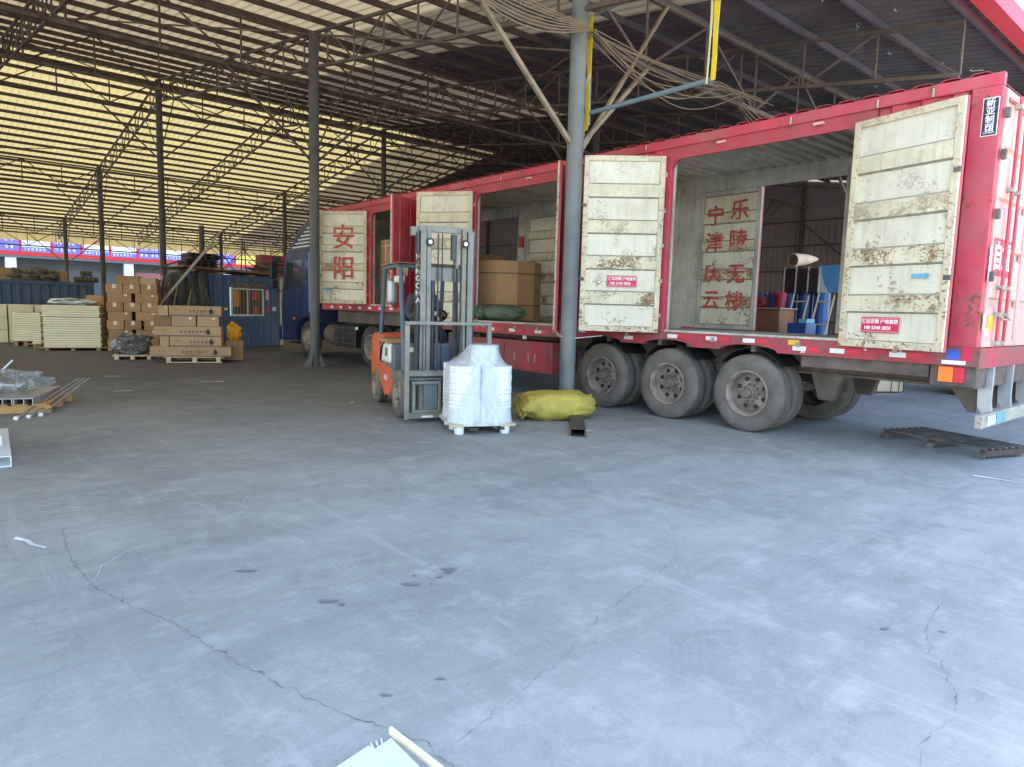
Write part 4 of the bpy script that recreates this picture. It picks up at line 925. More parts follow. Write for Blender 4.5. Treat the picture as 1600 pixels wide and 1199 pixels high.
tx = text('mast_lettering', '\n'.join('HANGCHA'), .10, 'door_scuffed', (0, 0, 0), (0, 1, 0), (0, 0, 1), fk, spacing=.95)
tx.matrix_local = Matrix(((-1, 0, 0, .388), (0, 0, 1, .3635), (0, 1, 0, 1.9), (0, 0, 0, 1)))
# carriage, load backrest and forks
cg = MB(); bkx = .57
cr = mbar('carriage', 'mast_steel', -.56, .56, .46, .50, .62, .70)
mbar('carriage', 'mast_steel', -.56, .56, .46, .50, .06, .14)
for x_ in (-bkx, bkx): mbar('backrest_post', 'mast_steel', x_-.03, x_+.03, .50, .55, .06, 1.30)
mbar('backrest_bar', 'mast_steel', -.60, .60, .505, .545, 1.301, 1.345); mbar('backrest_bar', 'mast_steel', -.54, .54, .505, .54, .63, .69)
for x_ in (-.18, .18, .36): mbar('backrest_rod', 'mast_dark', x_-.01, x_+.01, .51, .53, .69, 1.30)
mbar('lower_frame', 'mast_steel', .1, .5, .50, .53, .52, .56); mbar('lower_frame', 'mast_steel', .1, .5, .50, .53, .14, .18); mbar('lower_frame', 'mast_steel', .45, .49, .50, .53, .18, .52); mbar('lower_frame', 'mast_steel', .1, .14, .50, .53, .18, .52)
mbar('lower_plate', 'fork_grey', .14, .32, .47, .49, .15, .54); mbar('tread_plate', 'fork_grey', .0, .52, .2, .48, .565, .6)
mbar('lower_plate', 'mast_dark', -.3, .12, .42, .46, .2, .62); mbar('number_plate', 'ink_white', .2, .36, .505, .51, .07, .1)
for x_ in (-.02, -.42):
    fm = MB().box(x_-.05, x_+.05, .505, .55, .05, .6).box(x_-.05, x_+.05, .55, 1.5, .05, .085); L(fm, 'fork', 'mast_dark', bevel=.006)
def fwheel(x0, s_, y, r, w_, m='rubber'):
    pr = [(r*.6, .02), (r*.8, 0), (r*.95, .02), (r, .05)]
    for k in range(1, 4): a = .05+(w_-.1)*k/4; pr += [(r, a-.01), (r*.965, a-.008), (r*.965, a+.008), (r, a+.01)]
    pr += [(r, w_-.05), (r*.95, w_-.02), (r*.8, w_), (r*.6, w_-.02)]
    t = MB().lathe(pr, (x0, y, r), (s_, 0, 0), 36, closed=True).build('wheel', m, fk, True, smooth=True)
    MB().lathe([(r*.6, .02), (r*.57, .0), (r*.5, .04), (r*.3, .06), (r*.28, .0), (0, .0)], (x0, y, r), (s_, 0, 0), 24).build('rim', 'rim', t, True, smooth=True)
    mb = MB()
    for k in range(8): a = 2*math.pi*k/8; mb.lathe([(0, -.005), (.012, -.005), (.012, .05)], (x0+s_*.02, y+r*.4*math.cos(a), r+r*.4*math.sin(a)), (s_, 0, 0), 6)
    tag(mb.build('wheel_bolts', 'hub', t, True), None, None, kind='stuff')
fwheel(.58, -1, .0, .335, .22); fwheel(-.58, 1, .0, .335, .22); fwheel(.54, -1, -1.58, .27, .18); fwheel(-.54, 1, -1.58, .27, .18)
L(MB().tube([(-.5, 0, .335), (.5, 0, .335)], .09, 12), 'axle', 'chassis')

# ---- driver
def figure(name, label, joints, edges, matfun, mats, loc, rz, root=0):
    me = bpy.data.meshes.new(name); me.from_pydata([j[:3] for j in joints], edges, [])
    o = bpy.data.objects.new(name, me); COL.objects.link(o)
    sk = o.modifiers.new('skin', 'SKIN'); sk.use_smooth_shade = True
    for i, j in enumerate(joints):
        r_ = j[3]; me.skin_vertices[0].data[i].radius = (r_, j[4] if len(j) > 4 else r_)
        me.skin_vertices[0].data[i].use_root = (i == root)
    sb = o.modifiers.new('sub', 'SUBSURF'); sb.levels = sb.render_levels = 2
    bpy.context.view_layer.update(); dg = bpy.context.evaluated_depsgraph_get()
    nm = bpy.data.meshes.new_from_object(o.evaluated_get(dg)); o.modifiers.clear(); o.data = nm; bpy.data.meshes.remove(me)
    nm.materials.clear()
    for k in mats: nm.materials.append(MT[k])
    for p in nm.polygons: p.material_index = matfun(p.center); p.use_smooth = True
    o.location = loc; o.rotation_euler = (0, 0, rz); ROOTM[o.name] = Matrix.Translation(loc) @ Matrix.Rotation(rz, 4, 'Z')
    o['label'] = label; o['category'] = 'person'; return o
J = []; E_ = []
def chain(start, pts):
    k = start
    for p in pts:
        J.append(p); E_.append((k, len(J)-1)) if k is not None else None; k = len(J)-1
    return k
pel = chain(None, [(0, -.80, 1.22, .15, .13)])
ch = chain(pel, [(0, -.82, 1.40, .145, .12), (0, -.80, 1.58, .16, .125), (0, -.76, 1.68, .13, .10)])
nk = chain(ch, [(0, -.73, 1.76, .055), (0, -.71, 1.83, .072), (0, -.70, 1.90, .098, .105), (0, -.71, 1.98, .085, .09)])
for s_ in (-1, 1):
    kn = chain(pel, [(s_*.10, -.76, 1.2, .10), (s_*.14, -.38, 1.19, .078), (s_*.15, -.20, 1.12, .068), (s_*.14, -.12, .82, .055), (s_*.14, -.08, .64, .04), (s_*.15, .02, .60, .042), (s_*.15, .1, .59, .03)])
    w0 = chain(ch, [(s_*.17, -.76, 1.66, .075), (s_*.25, -.66, 1.46, .058), (s_*.24, -.55, 1.38, .05), (s_*.2, -.40, 1.42, .038), (s_*.17, -.31, 1.45, .030), (s_*.155, -.27, 1.455, .028, .02)])
    for q in range(4):
        a = (q-1.5)*.016; l = (.9, 1.0, .97, .8)[q]
        chain(w0, [(s_*.15+a, -.235, 1.462, .0095), (s_*.15+a, -.235+.022*l, 1.445, .009), (s_*.15+a, -.235+.018*l, 1.42, .008)])
    chain(w0, [(s_*.13, -.26, 1.44, .010), (s_*.125, -.235, 1.43, .009)])
def mf(c):
    if c.z > 1.74: return 3 if (c.z > 1.93 or (c.y < -.735 and c.z > 1.84)) else 0
    if c.y > -.345 and c.z > 1.38: return 0
    if c.z < 1.27 and c.y > -.95 and not (abs(c.x) < .17 and c.y < -.86): return 2 if c.z > .66 else 3
    return 1
pn = figure('person', 'forklift driver in a dark grey jacket seated behind the mast', J, E_, mf, ['skin', 'jacket', 'trousers', 'hair'], (FX, FY, 0), FR)
for s_ in (-1, 1):
    MB().lathe([(0, -.011), (.008, -.008), (.011, 0), (.008, .008), (0, .011)], (s_*.032, -.612, 1.905), (0, 1, 0), 8).build('eye', 'black', pn, True, smooth=True)
    MB().lathe([(0, -.01), (.02, -.006), (.028, .0), (.02, .008), (0, .01)], (s_*.10, -.71, 1.89), (1, 0, 0), 10).build('ear', 'skin', pn, True, smooth=True)
MB().prism([(0, 0), (.026, -.035), (0, -.045)], (-.01, -.612, 1.90), (0, 1, 0), (0, 0, 1), (.02, 0, 0)).build('nose', 'skin', pn, True, bevel=.006)
MB().obox((0, -.618, 1.838), (.024, 0, 0), (0, .004, 0), (0, 0, .004)).build('mouth', 'red_cloth', pn, True)

# ---- the wrapped load
PX, PY = 5.285, 6.78; PR = 2.708
pal = thing('pallet', 'pale wooden pallet with round white feet under the wrapped rolls', 'pallet', (PX, PY, 0), PR)
for x_ in (-.29, .29):
    for y in (-.34, 0, .34): MB().lathe([(0, 0), (.055, 0), (.06, .01), (.064, .1), (0, .1)], (x_, y, .0), n=14).build('foot', 'white_plastic', pal, True, smooth=True)
for k in range(5): box('plank', 'timber_pale', -.41, .41, -.43+.174*k, -.43+.174*k+.158, .1, .13, pal, .004, True)
for i, (x_, y, nm_) in enumerate(((.20, .20, 'left roll at the front of the wrapped pallet load'), (-.20, .20, 'right roll at the front of the wrapped pallet load'), (.20, -.2, 'left roll at the back of the wrapped pallet load'), (-.20, -.2, 'right roll at the back of the wrapped pallet load'))):
    pr = [(.03, .0)]
    for k in range(16): z = .7*k/16; pr += [(.192+.003*math.sin(k*2.1), z+.001), (.197+.003*math.sin(k*1.7), z+.022), (.192+.003*math.sin(k*2.3), z+.042)]
    pr += [(.03, .70)]
    c_, s2 = math.cos(PR), math.sin(PR); t = thing('white_roll', 'big white '+nm_, 'roll', (PX+c_*x_-s2*y, PY+s2*x_+c_*y, .131), PR, 'white rolls on the forklift pallet')
    MB().lathe(pr, (0, 0, 0), n=28).build('roll_body', 'white_foam', t, True, smooth=True)
x_, y = -.07, .06
t = thing('white_roll', 'smaller white roll standing on top of the wrapped pallet load', 'roll', (PX+c_*x_-s2*y, PY+s2*x_+c_*y, .832), PR)
MB().lathe([(0, 0), (.165, 0), (.168, .1), (.165, .235), (.12, .245), (0, .245)], (0, 0, 0), n=28).build('roll_body', 'white_foam', t, True, smooth=True)
fl_ = MB(); rings = []; lv = [(.11, .435, .445), (.16, .42, .43), (.3, .405, .415), (.5, .395, .405), (.7, .39, .4), (.82, .385, .395), (.87, .34, .35), (.93, .27, .28), (1.02, .21, .22), (1.085, .185, .19), (1.095, .1, .1), (1.097, .005, .005)]
n_ = 72; vs = []
for i, (z, ax_, ay) in enumerate(lv):
    for k in range(n_):
        t_ = 2*math.pi*k/n_; cc, ss = math.cos(t_), math.sin(t_); e = 2/3.6 if z < .85 else 2/2.4
        xx = math.copysign(abs(cc)**e, cc)*ax_; yy = math.copysign(abs(ss)**e, ss)*ay
        nz_ = noise.noise(Vector((xx*9, yy*9, z*4)))*.018+noise.noise(Vector((xx*26, yy*26, z*9)))*.008
        sc_ = 1+nz_*1.2; off = (-.07*max(0, (z-.85)/.25), .06*max(0, (z-.85)/.25))
        vs.append((xx*sc_+off[0], yy*sc_+off[1], z+nz_*.3*(z < 1.09)))
fl_.add(vs, [(i*n_+k, i*n_+(k+1) % n_, (i+1)*n_+(k+1) % n_, (i+1)*n_+k) for i in range(len(lv)-1) for k in range(n_)])
ft = thing('stretch_wrap', 'wrinkled clear stretch film wound round the white rolls', 'plastic wrap', (PX, PY, .11), PR)
o = fl_.build('film', 'film', None, True, smooth=True); o.parent = ft; o.location = (0, 0, -.11)
# (film vertices were written relative to the floor)

# ================================================================== YARD OBJECTS
def ellips(name, m, a, b, c, parent, seed=0, amp=.06, e=2.6, fold=0, cen=(0, 0, 0), rz=0, nu=56, nv=26, flat=True):
    """soft sack: superellipsoid with folds, resting on its flattened underside"""
    vs = []; mb = MB()
    for j in range(nv+1):
        ph = -math.pi/2+math.pi*j/nv
        for i in range(nu):
            t = 2*math.pi*i/nu
            def sp(v, q): return math.copysign(abs(v)**(2/q), v)
            x = sp(math.cos(ph), e)*sp(math.cos(t), e); y = sp(math.cos(ph), e)*sp(math.sin(t), e); z = sp(math.sin(ph), 2.3)
            d = 1+amp*noise.noise(Vector((x*2.1+seed, y*2.1, z*2)))*1.4+amp*.5*noise.noise(Vector((x*7, y*7+seed, z*6)))
            if fold: d += fold*math.sin(x*17+3*noise.noise(Vector((x*3, y*3, z*3+seed))))*abs(x)**2*.5
            X, Y, Z = x*a*d, y*b*d, z*c*d
            if flat: Z = max(Z, -c*.93)
            ca, sa = math.cos(rz), math.sin(rz)
            vs.append((cen[0]+X*ca-Y*sa, cen[1]+X*sa+Y*ca, cen[2]+Z+c*.93))
    mb.add(vs, [(j*nu+i, j*nu+(i+1) % nu, (j+1)*nu+(i+1) % nu, (j+1)*nu+i) for j in range(nv) for i in range(nu)])
    return mb.build(name, m, parent, True, smooth=True)
yb = thing('woven_sack', 'large yellow green woven sack lying on the floor against the near column', 'sack', (6.74, 6.83, 0), -.36)
ellips('sack_body', 'yellow_bag', .58, .33, .205, yb, 3, .10, 3.3, .06)
kn = MB()
for k in range(9):
    a = 2*math.pi*k/9; kn.tube([(-.50, -.12, .12), (-.56-.03*math.cos(a), -.17+.05*math.cos(a), .12+.05*math.sin(a)), (-.58, -.2+.07*math.cos(a), .12+.08*math.sin(a))], [.02, .016, .006], 6)
kn.build('gathered_mouth', 'yellow_bag', yb, True, smooth=True)
MB().tube([(.5, -.1, .33), (.6, -.02, .2), (.62, -.02, .12)], [.03, .018, .004], 6).build('corner_ear', 'yellow_bag', yb, True, smooth=True)
sc_ = thing('steel_channel', 'dark steel channel lying on the floor in front of the near column', 'steel channel', (6.0, 5.66, 0), -.79)
MB().prism([(-.095, 0), (.095, 0), (.095, .085), (.083, .085), (.083, .01), (-.083, .01), (-.083, .085), (-.095, .085)], (0, 0, 0), (1, 0, 0), (0, 0, 1), (0, 1.25, 0)).build('channel_section', 'channel_dark', sc_, True)
MB().box(-.095, .095, .03, 1.25, .086, .094).build('cover_strip', 'channel_dark', sc_, True)
MB().prism([(0, .0), (.12, 0), (.12, .008), (0, .008)], (.0, -.03, .0), (1, 0, 0), (0, 0, 1), (0, .03, 0)).build('tab', 'channel_dark', sc_, True)
def scrap(loc, rz, pts, w_, label, m='scrap', z=.006, cat='strip'):
    t = MB(); n_ = len(pts); vs = []
    for i, p in enumerate(pts):
        p = Vector(p); d = (Vector(pts[min(i+1, n_-1)])-Vector(pts[max(i-1, 0)])).normalized(); q = Vector((-d.y, d.x))*w_*random.uniform(.6, 1.1)
        vs += [(p.x+q.x, p.y+q.y, z+.012*noise.noise(Vector((i*.9, w_*99, 0)))), (p.x-q.x, p.y-q.y, z)]
    t.add(vs, [(2*i, 2*i+1, 2*i+3, 2*i+2) for i in range(n_-1)])
    o = t.build('plastic_scrap', m, None, solid=.002); o.location = (*loc, 0); o.rotation_euler.z = rz; tag(o, label, cat); return o
scrap((6.25, 5.95), -.6, [(0, 0), (.08, .02), (.17, .0), (.25, .03)], .02, 'white plastic scrap beside the dark steel channel')
scrap((6.4, 6.12), -.2, [(0, 0), (.1, .04), (.2, .03)], .012, 'thin torn plastic strip between the channel and the wheels')
scrap((.36, 5.2), -1.2, [(0, 0), (.1, .02), (.2, 0), (.33, .01)], .014, 'twisted white plastic scrap on the floor at the left')
scrap((3.9, 13.5), -.5, [(0, 0), (.2, .02), (.4, 0)], .02, 'white strip lying on the dark floor before the panels')
scrap((5.0, 9.6), .5, [(0, 0), (.04, .02), (.08, .02)], .02, 'tiny white scrap on the dark floor behind the forklift')
scrap((7.88, 1.99), -1.42, [(0, 0), (.2, .01), (.45, .0), (.8, .01)], .013, 'long white metal strip lying at the right edge of the yard', 'galv_white')
scrap((1.1, 7.4), .3, [(0, 0), (.02, .015), (.05, .02)], .02, 'small bright blue scrap on the floor at the left', 'plastic_sky')
scrap((2.6, 15.2), -.3, [(0, 0), (.15, .0), (.33, .02)], .03, 'pale strip on the floor in front of the panel stack')
scrap((2.3, 12.7), -.3, [(0, 0), (.12, .0), (.26, .02)], .02, 'short pale strip on the floor right of the timber pallet')

# dark slatted pallet at the right
A = Vector((9.34, 3.42, 0)); B = Vector((8.90, 2.17, 0)); u_ = (B-A); PL_ = u_.length; u_.normalize(); rzp = math.atan2(u_.y, u_.x)
dp = thing('slatted_pallet', 'flat dark slatted steel pallet lying on the yard at the right', 'pallet', (A.x, A.y, 0), rzp)
for k in range(7): MB().box(0, PL_, .02+.115*k, .02+.115*k+.038, .108, .125).build('slat', 'timber_dark', dp, True, bevel=.004)
for x_ in (.0, PL_*.5-.04, PL_-.08):
    MB().box(x_, x_+.08, .04, .74, .03, .098).build('bearer', 'timber_brown', dp, True, bevel=.005); MB().box(x_-.0, x_+.08, -.0, .04, .0, .07).build('foot', 'timber_dark', dp, True)

# foreground white panel and lip
fp = thing('sheet_panel', 'white sheet panel lying at the bottom edge of the picture', 'panel', (1.0, 1.9, 0))
MB().add([(.958-.1, 1.92, .012), (1.095, 1.975, .012), (1.105, 1.945, .012), (1.178, 1.962, .012), (1.17, 1.5, .012), (.8, 1.4, .012)], [(0, 1, 2, 3, 4, 5)]).build('sheet', 'galv_white', fp, solid=.008)
for k in range(3): MB().tube([(1.10+.018*k, 1.95, .018), (1.105+.02*k, 1.975, .02)], .003, 5).build('clip', 'galv_white', fp)
fs_ = thing('foam_strip', 'pale foam edging strip standing along the white panel at the bottom edge', 'strip', (1.22, 1.85, 0))
MB().bar((1.20, 2.005, .014), (1.235, 1.55, .014), .011, .028).build('strip_body', 'foam_cream', fs_)

# timber pallet with aluminium parts at the left
lp_ = thing('timber_pallet', 'orange timber pallet carrying aluminium profiles at the left edge', 'pallet', (1.2, 10.72, 0), -.35)
for y in (0, .55, 1.1): MB().box(-1.5, 0, y, y+.1, 0, .1).build('bearer', 'timber_orange', lp_, True, bevel=.004)
for k in range(7): MB().box(-1.5+.215*k, -1.5+.215*k+.17, -.01, 1.22, .101, .125).build('plank', 'timber_orange', lp_, True, bevel=.004)
def local_pt(t, p): return ROOTM[t.name] @ Vector(p)
for i, (x_, w_, nm_) in enumerate(((-.27, .22, 'rightmost'), (-.50, .22, 'middle'), (-.73, .22, 'leftmost'))):
    p = local_pt(lp_, (x_, -.12, .13)); t = thing('aluminium_profile', nm_+' hollow aluminium profile lying on the orange timber pallet', 'profile', p, -.35)
    MB().prism([(-.11, 0), (-.10, 0), (-.10, .075), (.0, .075), (.0, .0), (.01, .0), (.01, .075), (.10, .075), (.10, 0), (.11, 0), (.11, .085), (-.11, .085)], (0, 0, 0), (1, 0, 0), (0, 0, 1), (0, 1.35, 0)).build('section', 'galv', t, True)
for i in range(3):
    a = local_pt(lp_, (-.24+.1*i, -.52+.12*i, .02)); b = local_pt(lp_, (.02+.07*i, 1.5, .30)); t = thing('thin_rod', ['left', 'middle', 'right'][i]+' one of three thin galvanised rods leaning across the timber pallet', 'rod', a)
    MB().tube([a, b], .014, 8).build('rod', 'galv', t, smooth=True); MB().lathe([(0, -.04), (.026, -.03), (.03, 0), (.02, .03), (0, .03)], a, b-a, 8).build('end_cap', 'white_plastic', t, smooth=True)
bd = thing('plastic_bundle', 'shiny clear plastic bundle of hardware heaped on the aluminium profiles', 'bundle', local_pt(lp_, (-.85, .65, .215)), -.35)
ellips('bundle_body', 'film_thin', .62, .5, .16, bd, 9, .3, 2.2, 0, flat=True); 
rr = random.Random(8)
for k in range(12):
    c0 = Vector((rr.uniform(-.45, .45), rr.uniform(-.4, .35), .06)); MB().lathe([(.035, 0), (.06, .0), (.06, .03), (.035, .03)], c0, (rr.uniform(-1, 1), rr.uniform(-1, 1), 1.2), 12, closed=True).build('ring', 'galv', bd, True, smooth=True)
for k in range(5): p0 = Vector((rr.uniform(-.4, .4), rr.uniform(-.3, .3), .08)); MB().tube([p0, p0+Vector((rr.uniform(-.2, .2), rr.uniform(-.2, .2), .03))], .02, 7).build('fitting', 'galv_white', bd, True)
MB().lathe([(0, 0), (.03, .005), (.03, .03), (0, .04)], (.02, .1, .34), n=12).build('red_cap', 'plastic_red', bd, True, smooth=True)
MB().tube([(.1, .15, .28), (.22, .2, .42)], .012, 6).build('lever', 'galv_white', bd, True)
bw = thing('steel_bowl', 'rounded grey metal bowl lying at the left edge on the timber pallet', 'bowl', local_pt(lp_, (-.95, -.02, .215)), 0)
MB().lathe([(.0, .0), (.12, .01), (.2, .06), (.23, .13), (.22, .13), (.19, .07), (0, .03)], (0, 0, 0), n=24).build('bowl_body', 'galv', bw, True, smooth=True)
cn = thing('box_profile', 'white box section profile lying at the left edge of the yard', 'profile', (.48, 7.48, 0), -.06)
MB().prism([(-.22, 0), (.045, 0), (.045, .10), (-.22, .10), (-.22, .092), (.037, .092), (.037, .008), (-.22, .008)], (0, 0, 0), (1, 0, 0), (0, 0, 1), (0, 1.6, 0)).build('section', 'galv_white', cn, True)
wf = thing('foam_block', 'bright white foam block resting on the white profile at the left edge', 'foam block', (.44, 8.0, .10), .1)
MB().box(-.3, .06, 0, .35, 0, .10).box(-.3, .0, -.2, 0, 0, .10).box(-.3, .02, .35, .8, 0, .16).build('block', 'white_foam', wf, True, bevel=.01)

# ---- cartons
def carton(loc, rz, sx, sy, sz, label, m='cardboard', group=None, mark=None, seed=0, par=None):
    t = thing('carton', label, 'carton', loc, rz+(random.uniform(-.018, .018) if group else 0), group)
    MB().box(0, sx, 0, sy, 0, sz).build('box_body', m, t, True, bevel=.006)
    MB().box(.01, sx-.01, sy*.5-.03, sy*.5+.03, sz, sz+.0015).build('tape', 'tape', t, True)
    if mark == 'label':
        MB().box(sx*.5-.045, sx*.5+.045, -.0025, -.0005, sz*.52, sz-.004).build('paper_label', 'paper_label', t, True)
    if mark == 'side':
        MB().box(sx*.7, sx*.82, -.0025, -.0005, sz*.7, sz*.9).build('paper_label', 'paper_label', t, True)
    if mark == 'print':
        mb = MB(); strokes(mb, (sx*.40, 0, sz*.5), (1, 0, 0), (0, 0, 1), .075, 7, seed=seed, nrm=(0, -1, 0))
        strokes(mb, (sx*.42, 0, sz*.25), (1, 0, 0), (0, 0, 1), .03, 9, 1.4, seed=seed+1, nrm=(0, -1, 0)); strokes(mb, (sx*.12, 0, sz*.6), (1, 0, 0), (0, 0, 1), .04, 3, seed=seed+2, nrm=(0, -1, 0))
        tag(mb.build('printed_text', 'ink', t, True), None, None, kind='stuff')
        MB().box(.0, sx, -.0015, -.0004, .012, .03).build('printed_stripe', 'ink_purple', t, True)
        MB().prism([(-.04, 0), (.04, 0), (.05, .05), (.03, .1), (.015, .12), (.01, .15), (-.01, .15), (-.015, .12), (-.05, .09)], (sx*.8, -.002, sz*.22), (1, 0, 0), (0, 0, 1), (0, .0015, 0)).build('printed_figure', 'ink', t, True)
    return t
# long flat boxes on their pallet
bu = Vector((.928, -.372, 0)); brz = math.atan2(bu.y, bu.x); bo = Vector((4.07, 18.08, 0))
pp = thing('pallet', 'pale timber pallet under the stack of long printed cartons', 'pallet', bo, brz)
for x_ in (.40, .98, 1.52): MB().box(x_-.05, x_+.05, .0, .9, .02, .12).build('block', 'timber_pale', pp, True)
MB().box(.35, 1.6, .0, .08, 0, .02).build('bottom_board', 'timber_pale', pp, True); MB().box(.35, 1.6, .8, .88, 0, .02).build('bottom_board', 'timber_pale', pp, True)
for k in range(5): MB().box(.3, 1.65, .19*k, .19*k+.13, .121, .14).build('plank', 'timber_pale', pp, True)
def bx_(x0, x1, r_, label, m='cardboard_light', mark='print', dep=.8, y=0, seed=0, h=.245):
    p = bo+bu*x0+Vector((-bu.y, bu.x, 0))*y; carton((p.x, p.y, .142+.25*r_), brz, x1-x0, dep, h, label, m, 'long printed cartons on the pallet' if mark == 'print' else None, mark, seed)
bx_(.0, 1.82, 0, 'longest printed carton, lowest on the pallet stack', seed=1)
bx_(.44, 1.60, 1, 'long printed carton in the second row from the pallet', seed=2); bx_(.22, .42, 1, 'short plain carton end left of the second row on the pallet', mark=None)
bx_(.10, 1.60, 2, 'long printed carton in the third row from the pallet', seed=3)
bx_(.50, 1.03, 3, 'left of the two short cartons in the fourth row of the pallet stack', mark='side'); bx_(1.06, 1.55, 3, 'right of the two short cartons in the fourth row of the pallet stack', mark='side'); bx_(.08, .48, 3, 'dark brown carton at the left end of the fourth pallet row', 'cardboard_edge', None, y=.1)
bx_(.44, 1.61, 4, 'long printed carton on top of the pallet stack', seed=5); bx_(.2, .42, 4, 'small carton end at the top left of the pallet stack', mark='side')
p = bo+bu*1.64+Vector((-bu.y, bu.x, 0))*.9
carton((p.x, p.y, .0), brz, .42, .4, .50, 'low carton standing right behind the long box stack', 'cardboard')
ys_ = thing('yellow_sack', 'bright yellow plastic sack standing on a low carton beside the blue cabin', 'sack', (p.x+.22, p.y+.02, .505), 0)
ellips('sack_body', 'yellow_sack', .17, .14, .22, ys_, 5, .25, 2.4, 0); MB().lathe([(.05, .36), (.09, .42), (.04, .5), (0, .5)], (-.03, 0, 0), n=12).build('sack_neck', 'yellow_sack', ys_, True, smooth=True)
# carton tower
tu = Vector((.94, -.34, 0)); trz = math.atan2(tu.y, tu.x); to = Vector((3.95, 22.4, 0)); ROWS = ['bottom', 'second', 'third', 'fourth', 'fifth', 'sixth', 'seventh', 'top']
tp = thing('pallet', 'thin pallet under the tall tower of brown cartons', 'pallet', to, trz)
for k in range(4): MB().box(0, 1.3, .28*k, .28*k+.12, .07, .1).build('plank', 'timber', tp, True)
for x_ in (.0, .6, 1.2): MB().box(x_, x_+.1, 0, .96, 0, .07).build('bearer', 'timber', tp, True)
hz = .262
for r_ in range(7):
    n_ = 3 if r_ % 2 == 0 else 2; wd = .425 if n_ == 3 else .6
    for c_ in range(n_):
        x0 = (.44*c_) if n_ == 3 else (.03+c_*.71)
        if r_ == 2 and c_ == 2: x0 += .06
        p = to+tu*(x0+.01*math.sin(r_*3+c_)); side = ['left', 'middle', 'right'][c_] if n_ == 3 else ['left', 'right'][c_]
        carton((p.x, p.y, .102+hz*r_), trz, wd, .9, hz-.004, side+' carton in the '+ROWS[r_]+' row of the tall brown carton tower', group='cartons of the tall tower', mark='label' if n_ == 3 else 'side')
for x0, w_, nm_ in ((.27, .58, 'left'), (.87, .42, 'right')):
    p = to+tu*x0; carton((p.x, p.y, .102+hz*7), trz, w_, .7, .24 if nm_ == 'left' else .2, nm_+' carton lying on top of the tall brown carton tower', 'cardboard' if nm_ == 'left' else 'cardboard_light', 'cartons of the tall tower')
for r_ in range(5):
    p = Vector((3.62, 23.5, 0)); carton((p.x, p.y, .1+.30*r_), trz, .46, .6, .295, 'carton in the '+ROWS[r_]+' place of the narrow stack left of the carton tower', group='cartons of the narrow stack')
# shrink wrapped clutter between the towers
cl = thing('wrapped_fittings', 'heap of film wrapped fittings on a small pallet between the carton stacks', 'bundle', (4.05, 19.6, .12), -.3)
ellips('wrap', 'tarp_dark', .42, .4, .24, cl, 2, .35, 2.3); ellips('wrap', 'film_thin', .44, .42, .26, cl, 12, .3, 2.3)
rr = random.Random(4)
for k in range(14):
    a = rr.uniform(0, 6.28); c0 = Vector((.34*math.cos(a), .32*math.sin(a), .1+rr.uniform(0, .3))); MB().lathe([(.03, 0), (.07, 0), (.07, .05), (.03, .05)], c0, (math.cos(a), math.sin(a), rr.uniform(0, .8)), 10, closed=True).build('fitting', 'galv', cl, True, smooth=True)
sp = thing('pallet', 'small pale pallet under the film wrapped fittings', 'pallet', (4.05, 19.6, 0), -.3)
for x_ in (-.4, -.05, .32): MB().box(x_, x_+.09, -.45, .45, 0, .08).build('bearer', 'timber_pale', sp, True)
for k in range(4): MB().box(-.45, .45, -.45+.26*k, -.45+.26*k+.12, .081, .105).build('plank', 'timber_pale', sp, True)

# ---- insulation panel stacks
def panel_stack(o_, rz, w_, d_, n0, th, z0, nm, gap_at=None, m='foam_cream', shrink=None):
    o_ = Vector(o_); pz = z0
    t = thing('pallet', 'timber pallet under '+nm, 'pallet', o_, rz)
    for x_ in (.02, w_*.5-.05, w_-.12): MB().box(x_, x_+.1, 0, d_, 0, z0-.02).build('bearer', 'timber', t, True)
    MB().box(-.12, w_+.15, -.02, d_, z0-.019, z0-.002).build('deck_board', 'timber', t, True)
    base = None
    for k in range(n0):
        dx = .012*math.sin(k*2.3); extra = -.015 if gap_at and k >= gap_at else 0
        p = o_+Vector((math.cos(rz), math.sin(rz), 0))*(dx+extra)
        t = thing('insulation_panel', ('topmost' if k == n0-1 else ORD[k] if k else 'lowest')+(' from the bottom' if 0 < k < n0-1 else '')+' cream panel of '+nm, 'panel', (p.x, p.y, pz), rz, 'panels of '+nm)
        if base is None:
            base = MB().box(0, w_, .004, d_, .006, th-.006).build('foam_core', m, t, True); skn = MB().box(.003, w_-.003, .010, d_-.004, 0, .0055).box(.003, w_-.003, .010, d_-.004, th-.0055, th-.001).build('sheet_skins', 'foam_sheet', t, True)
        else: inst(base, 'foam_core', (0, 0, 0), 0, t); inst(skn, 'sheet_skins', (0, 0, 0), 0, t)
        pz += th+(.012 if gap_at and k == gap_at-1 else 0)
    return pz
urz = -.32
ztop = panel_stack((2.50, 23.1, 0), urz, 1.40, 1.3, 18, .066, .09, 'the big cream panel stack', 13)
cv = thing('covered_bag', 'crumpled pale green plastic cover lying on the big cream panel stack', 'plastic cover', (3.25, 23.45, ztop), urz)
ellips('cover', 'galv_white', .52, .4, .10, cv, 7, .35, 2.0); MB().tube([(-.4, -.3, .1), (-.1, -.36, .16), (.2, -.3, .14), (.25, -.2, .18)], .03, 6).build('green_band', 'green_bag', cv, True, smooth=True); MB().tube([(.2, -.32, .2), (.62, -.3, .0)], .012, 5).build('stick', 'timber', cv, True)
panel_stack((1.98, 25.4, 0), urz, .62, 1.2, 13, .066, .16, 'the narrow cream panel stack')
panel_stack((2.36, 24.35, 0), urz, .22, 1.0, 14, .066, .12, 'the grey edged panel stack')
